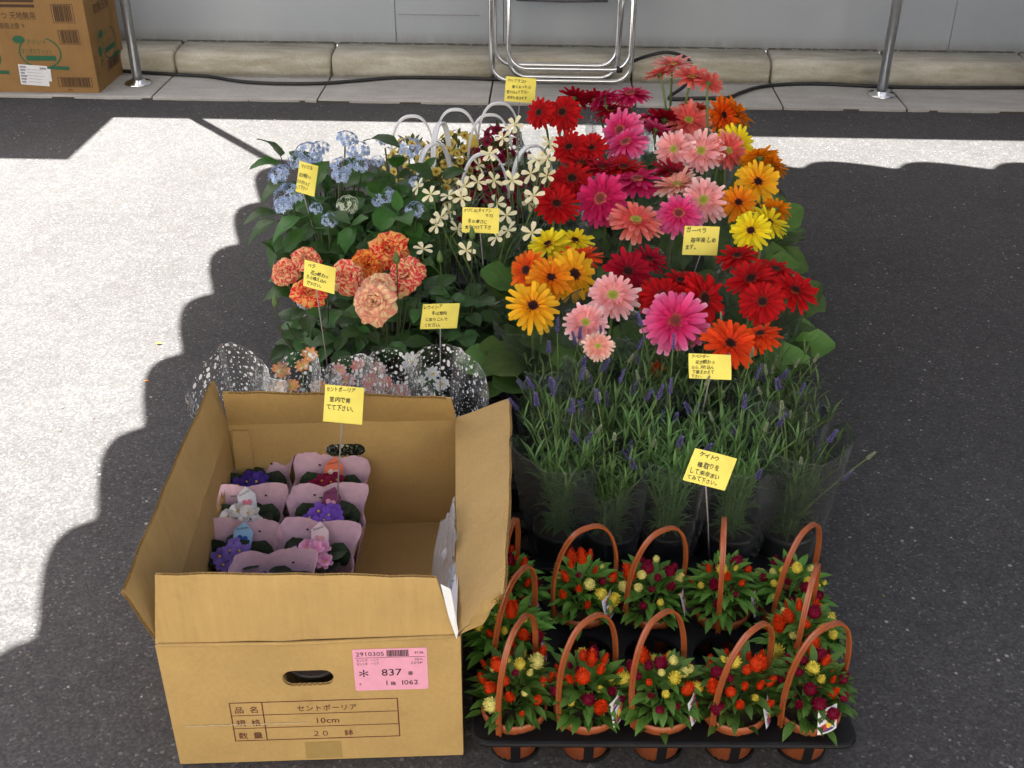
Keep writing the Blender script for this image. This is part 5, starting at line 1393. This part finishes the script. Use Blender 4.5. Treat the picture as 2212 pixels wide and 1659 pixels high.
for i, (x, y, kx, az, lb_) in enumerate(KP):
    t_ = thing('calibrachoa_plant', lb_, 'potted flower', (x, y, .008), 0, 'calibrachoas with white hoop handles'); add('pot', POT_K, t_); add('foliage', KF[i % 2], t_, RZ(i) @ SC((1.15, 1.15, 1.45)), kind='stuff')
    hn = add('handle', HND_W, t_, RZ(radians(az)) @ RX(radians(R.uniform(-4, 4))))
    for k in range(30):
        a = k * 2.4 + i; q = sqrt((k + .5) / 30); el = 1.2 - .9 * q
        add('flower', CALM, t_, frameZ((.100 * q * cos(a), .100 * q * sin(a), .258 - .10 * q * q + R.uniform(-.01, .012)), V((cos(a) * cos(el), sin(a) * cos(el) - .3, sin(el))), R.uniform(0, 6)) @ SC(R.uniform(.0135, .0175)), M['caly' if kx == 'y' else 'calr'])
    if i in (4, 5, 1):
        tg = MB(); tg.box((0, 0, 0), (.038, .042, .001)); 
        o = add('plant_tag', tg.mesh('plant_tag', M['white_paper'] if i != 1 else M['yellow_print'], False), hn, T(.064 if i != 1 else .05, -.008, .20 if i != 1 else .24) @ RZ(radians(-az)) @ RX(radians(65)))
        if i != 1:
            gq = MB(); rect(gq, -.017, .001, -.001, .018, .0008); o2 = add('tag_patch', gq.mesh('tag_patch', plain('lime_print', (.42, .5, .06), .5), False), hn, o.matrix_basis.copy())
            add('tag_text', tagt, hn, o.matrix_basis @ T(0, 0, .0011))


# ------------------------------------------------------------------ potted violets in pink wraps inside the box
def wrap_mesh(seed):
    rr = random.Random(seed); mb = MB(); n = 44; ph = rr.uniform(0, 6); rows = []; UV = []
    tear = [rr.uniform(-.0015, .0015) for _ in range(n + 1)]
    for i in range(9):
        t = i / 8; row = []; u = []
        for j in range(n + 1):
            a = radians(-12 + 204 * j / n)                     # from right round the back to the left
            s_ = max(0, sin(a)); corner = max(0, abs(sin(2 * a)) - .35) / .65 if s_ > .12 else 0
            top = .132 + .040 * s_ ** .8 + .007 * corner ** 2 + .004 * sin(3 * a + ph) + tear[j]
            sq = 1 / max(abs(cos(a)), abs(sin(a))) ** (.75 * t)          # a square sheet folded round a round pot
            rad = (.034 + .022 * t ** .8) * sq + .0032 * sin(9 * a + ph + 3 * t) * t + .006 * t ** 3 * corner
            row.append((rad * cos(a), rad * s_ if sin(a) > 0 else rad * sin(a), .004 + (top - .004) * t)); u.append((j / n, t))
        rows.append(row); UV.append(u)
    mb.grid(rows, UV); return mb.mesh('pink_wrap', M['pinkwrap'])
def front_film(seed):
    rr = random.Random(seed); mb = MB(); n = 16; rows = []
    for i in range(5):
        t = i / 4; rows.append([((.034 + .032 * t) * cos(a) * 1.05, (.034 + .026 * t) * sin(a) - .001, .004 + (.118 + .012 * sin(3 * a) - .004) * t) for a in [radians(195 + 150 * j / n) for j in range(n + 1)]])
    mb.grid(rows); return mb.mesh('clear_front', M['film'])
WRAPS = [wrap_mesh(i) for i in range(3)]; FFILM = front_film(1)
VIO = star_mb(5, 1.0, .80, .25, 1, 2, (.3, .75, 1, .95, .55)).mesh('violet_flower', M['v_violet'])
VIOD = star_mb(6, 1.0, .62, .55, 2, 4, (.3, .8, 1, .9, .6)).mesh('violet_flower', M['v_violet'])
vc = MB(); vc.lathe([(.16, .06), (.14, .22), (.02, .26)], 6); VCEN = vc.mesh('flower_centre', M['pollen'])
POT_V = pot_mesh(.033, .07, M['greypot'])
def heart_mb(w_):
    mb = MB(); b = len(mb.v)
    for j in range(22):
        a = 2 * pi * j / 22; mb.vert((w_ * 16 * sin(a) ** 3 / 17, w_ * (13 * cos(a) - 5 * cos(2 * a) - 2 * cos(3 * a) - cos(4 * a)) / 17, 0))
    mb.face(range(b, b + 22)); return mb
pent = MB(); b = 0
for p in ((-.017, 0), (.017, 0), (.017, .030), (.0, .046), (-.017, .030)): pent.vert((*p, 0))
pent.face((0, 1, 2, 3, 4)); PENT = pent.mesh('plant_tag', M['white_paper'], False)
hm = MB(); hm.add(heart_mb(.0105), T(0, .014, .0006)); HEART = hm.mesh('heart', M['red_print'], False)
TXS = text_mb([('Saintpaulia', -.0135, .028, .0062, .35, .85)]).mesh('tag_text', M['ink'], False)
pc = lambda n_, c: plain(n_, c, .5, var=.04)
TAGC = {'white': (M['white_paper'], pc('rose_heart', (.75, .22, .30))), 'plum': (pc('plum_card', (.18, .02, .10)), pc('pink_heart', (.75, .33, .45))), 'blue': (pc('sky_card', (.28, .52, .75)), pc('blue_heart', (.02, .10, .40))),
        'pink': (pc('pale_pink_card', (.78, .62, .66)), pc('salmon_heart', (.75, .36, .38))), 'orange': (pc('orange_card', (.75, .14, .05)), pc('cream_heart', (.75, .6, .5)))}
VP = [  # local x, y in the box, wrap turn, flower colour, double, tag, label
    (.050, .530, 2, 'navy', 0, None, 'pink wrapped pot with dark blue violets in the box far left corner'),
    (.192, .520, -8, 'wine', 0, 'orange', 'pink wrapped pot with wine red violets and an orange tag'),
    (.050, .430, -2, 'white', 1, 'white', 'pink wrapped pot with white ruffled violets and a white heart tag'),
    (.196, .425, -4, 'violet', 0, 'plum', 'pink wrapped pot with bright purple violets and a plum heart tag'),
    (.052, .325, -4, 'lilac', 0, 'blue', 'pink wrapped pot with lilac violets and a sky blue heart tag'),
    (.186, .320, -12, 'pink', 1, 'pink', 'pink wrapped pot with ruffled pink violets and a pale pink heart tag'),
    (.125, .235, 0, 'navy', 0, 'white', 'pink wrapped pot nearest the front flap, showing its arched top'),
]
for i, (x, y, rz, kx, dbl, tg, lb_) in enumerate(VP):
    t_ = thing('violet_plant', lb_, 'potted flower', T(BO) @ RZ(BA) @ V((x, y, .008)), BA + radians(rz), 'violets in pink wraps')
    add('pot', POT_V, t_); add('pink_wrap', WRAPS[i % 3], t_, SC((1.24, 1.04, 1.0))); add('clear_front', FFILM, t_, SC((1.24, 1, 1)))
    for sx in (-.028, .030):
        d_ = MB(); d_.disc((0, 0, 0), .0024, 12, 0, (0, -1, 0)); add('punch_hole', d_.mesh('punch_hole', M['ink'], False), t_, T(sx, .0525, .150)) if (i + (sx > 0)) % 2 else None
    for k in range(8):
        a = k * .8 + i; el = .35 + .3 * (k % 2); d = V((cos(a) * cos(el), sin(a) * cos(el), sin(el)))
        add('leaf', LEAF['v'][k % 2], t_, frame((.014 * cos(a), .012 * sin(a), .104 + .012 * (k % 3)), d) @ SC(.9))
    if True:
        for sx in (-.03, .032): add('leaf', LEAF['v'][0], t_, frame((sx, .016, .108), V((sx * 9, .1, .9)), (0, -1, .35)) @ SC(.95))
    for k in range(8 if not dbl else 7):
        a = k * 2.4; q = sqrt((k + .4) / 8); p = V((.036 * q * cos(a), -.006 + .026 * q * sin(a), .140 + .016 * (1 - q) + R.uniform(-.004, .004)))
        fl = add('flower', VIOD if dbl else VIO, t_, frameZ(p, V((p.x * 8, -.65 + R.uniform(-.2, .2), .8)), R.uniform(0, 6)) @ SC(R.uniform(.0125, .0165)), M['v_' + kx])
        add('flower_centre', VCEN, fl)
    if tg:
        ca, he = TAGC[tg]
        o = add('plant_tag', PENT, t_, T((.0, .030, .132) if i != 6 else (-.01, .01, .105)) @ RZ(radians(R.uniform(-12, 12))) @ RX(radians(62)) @ RZ(radians(R.uniform(-14, 14))), ca)
        add('heart', HEART, o, None, he); add('tag_text', TXS, o, T(0, 0, .0005))

ep = thing('hole_dark_pot', 'black plastic pot added behind the front hand hole of the box to darken it', 'pot', T(BO) @ RZ(BA) @ V((.215, .075, .008)))  # black pot added so that the front hand hole looks dark
add('pot', pot_mesh(.055, .15, M['blackpot']), ep)

# ------------------------------------------------------------------ yellow note cards on clear stakes
def note(label, pos, z, wpx, hpx, lines, roll=0.0, yaw=0.0, tilt=0.0, foot=None, curl=.007, skew=0.0, top=False):
    p = at(*pos, z); zc = p.y * cos(PITCH) + (CAM_H - z) * sin(PITCH); s_ = zc / FPX; Wd, H = wpx * s_, hpx * s_
    t_ = thing('note_card', label, 'sign', (p.x, p.y, 0.012), 0, 'yellow note cards on stakes')
    toc = (V((0, 0, CAM_H)) - p).normalized()
    Mx = T(0, 0, z - .012) @ RZ(yaw) @ RX(pi / 2 - math.asin(toc.z) * (1 - tilt)) @ RZ(roll)
    mb = MB(); N = 8; rows = []
    def surf(u, v): return V((u * Wd + skew * v * H, v * H, curl * cos(u * 3) * (1 + v) - curl + .0015 * sin(5 * u + 4 * v)))
    for i in range(N + 1):
        v = i / N - .5; rows.append([surf(j / N - .5, v) for j in range(N + 1)])
    mb.grid(rows); c_ = add('card', mb.mesh('card', M['note']), t_, Mx)
    tx = MB()
    for (st, x, y, sz, ro, sq) in lines:
        cx = -Wd / 2 + x * Wd; cy = H / 2 - y * H; e = sz * H; slope = R.uniform(-.03, .05)
        for ch in st:
            wide = 0.45 if ch in '、。' else (0.55 if ch in '()' else 0.92)
            Mg = T(cx, cy + R.uniform(-.06, .06) * e, 0) @ RZ(ro + slope + R.uniform(-.09, .09)) @ SC((e * sq * R.uniform(.82, 1.05), e * R.uniform(.85, 1.12), 1)) @ Matrix(((1, R.uniform(-.02, .18), 0, 0), (0, 1, 0, 0), (0, 0, 1, 0), (0, 0, 0, 1)))
            for li, (dx, dy) in enumerate(((0, 0), (.035, .012), (.012, .035))): tx.add(glyph(ch), T(0, 0, .00004 * li) @ Mg @ T(dx, dy, 0))
            cx += e * sq * wide; cy += slope * e
    tx.v = [tuple(surf((q[0] - skew * q[1]) / Wd, q[1] / H) + V((0, 0, .0006 + q[2]))) for q in tx.v]
    add('handwriting', tx.mesh('handwriting', M['ink'], False), c_)
    f = V(foot) - V((p.x, p.y, .012)) if foot else V((0.01, .05, .09)); a = Mx @ V((0, H * .1, -.0065)); b_ = Mx @ V((0, -H * .5, -.0065))
    sk = MB(); sk.tube([a, b_, b_.lerp(f, .5) + V((0, 0, .01)), f], .0014, 6); add('stake', sk.mesh('stake', M['stake']), t_)

L_ = lambda st, x, y, sz=.15, ro=0.0, sq=.95: (st, x, y, sz, ro, sq)
note('yellow note card stuck among the blue hydrangea leaves', (662, 386), .43, 42, 66, [L_('マジカル', .05, .20, .15, 0, .75), L_('花が終わっ', .05, .50, .15, 0, .62), L_('たら切りもど', .03, .70, .14, 0, .58), L_('して下さい', .05, .90, .14, 0, .62)], roll=radians(-16), skew=-.12, foot=(-.47, 2.62, .12))
note('yellow note card raised above the white hoop handles, before the chair', (1124, 194), .44, 66, 52, [L_('カリブラコア', .06, .20, .15), L_('寒くなったら', .22, .45, .15), L_('取り込んで下さい', .06, .68, .145, 0, .85), L_('来年も咲きます', .08, .90, .145, 0, .9)], roll=radians(-4), foot=(.0, 3.25, .1))
note('yellow note card between the cream pinwheel flowers', (1038, 476), .43, 80, 54, [L_('オリヒメ(ダイアン', .03, .18, .165, 0, .85), L_('サス)', .62, .35, .15, 0, .95), L_('冬の寒さに', .15, .60, .18), L_('気をつけて下さ', .08, .85, .17, 0, .95)], roll=radians(-2), foot=(-.06, 2.5, .1))
note('square yellow note card among the gerberas, left of the yellow blooms', (1515, 520), .37, 76, 62, [L_('ガーベラ', .06, .22, .20), L_('毎年楽しめ', .18, .55, .21, 0, .95), L_('ます。', .04, .80, .18)], roll=radians(-1), skew=.06, foot=(.40, 2.45, .1))
note('yellow note card leaning over the left striped roses', (689, 598), .425, 70, 56, [L_('ベラ', .06, .22, .18), L_('花が終わっ', .20, .48, .17), L_('たら植え込ん', .10, .68, .16), L_('で下さい。', .14, .90, .16)], roll=radians(-15), skew=-.20, foot=(-.40, 2.14, .1))
note('yellow note card above the dotted wraps, right of the peach rose', (950, 683), .29, 80, 54, [L_('レウイシア', .05, .20, .18), L_('冬は室内', .28, .45, .17), L_('に取りこんで', .10, .68, .17), L_('ください。', .06, .90, .17)], roll=radians(2), skew=.16, foot=(-.15, 1.97, .08))
note('yellow note card standing on a tall stake inside the cardboard box', (741, 874), .37, 85, 80, [L_('セントポーリア', .03, .17, .14, 0, .88), L_('室内で育', .13, .44, .17), L_('てて下さい、', .06, .66, .16)], roll=radians(-5), skew=-.04, foot=(-.325, 1.665, .10))
note('yellow note card above the lavender, under the scarlet gerbera', (1535, 792), .41, 92, 54, [L_('ラベンダー', .04, .17, .16), L_('花が終わっ', .14, .42, .175, 0, .95), L_('たら、刈り込ん', .06, .61, .165, 0, .88), L_('で植えかえて', .08, .79, .165, 0, .95), L_('下さい、', .06, .96, .15, 0, .95)], roll=radians(-2), skew=-.06, foot=(.37, 1.9, .1))
note('tilted yellow note card in the middle of the lavender', (1535, 1014), .345, 94, 74, [L_('ケイトウ', .16, .20, .17), L_('種取りを', .18, .50, .19), L_('して来年まい', .04, .72, .175, 0, .92), L_('てみて下さい。', .02, .92, .165, 0, .92)], roll=radians(-14), skew=.14, foot=(.36, 1.6, .08))

# ------------------------------------------------------------------ small fallen bits
def bit(name, label, cat, px, py, L, mat, rz):
    mb = leaf_mb(L, L * .4, lance, .3, .6, 5, 1)
    tag(add(name, mb.mesh(name, mat), None, T(at(px, py, .003)) @ RZ(rz)), label, cat)
bit('fallen_petal', 'yellow petal lying on the sunlit asphalt', 'petal', 350, 742, .020, M['g_yellow'], 1.3)
bit('fallen_leaf', 'orange leaf scrap on the shaded asphalt edge left of the box', 'leaf', 583 - 261, 823, .014, M['g_orange'], 1.4)
bit('fallen_leaf', 'small pale leaf scrap on the shaded asphalt right of the celosias', 'leaf', 1912, 1290, .010, M['lleaf'], .4)

mb = MB()
for i in range(60):
    px, py = R.choice(((R.uniform(60, 520), R.uniform(420, 1500)), (R.uniform(1850, 2200), R.uniform(420, 1640)), (R.uniform(300, 900), R.uniform(225, 270)), (R.uniform(1650, 2200), R.uniform(245, 300))))
    L = R.uniform(.003, .008); c_ = MB(); c_.lathe([(L * .5, .0003), (L * .55, L * .18), (L * .25, L * .34), (L * .01, L * .36)], 6)
    mb.add(c_, T(at(px, py, 0)) @ RZ(R.uniform(0, 6)) @ SC((1, R.uniform(.5, 1), 1)))
o = tag(add('loose_grit', mb.mesh('loose_grit', M['slab'], False), None), 'tiny loose stone chips scattered over the asphalt', 'grit'); o['kind'] = 'stuff'
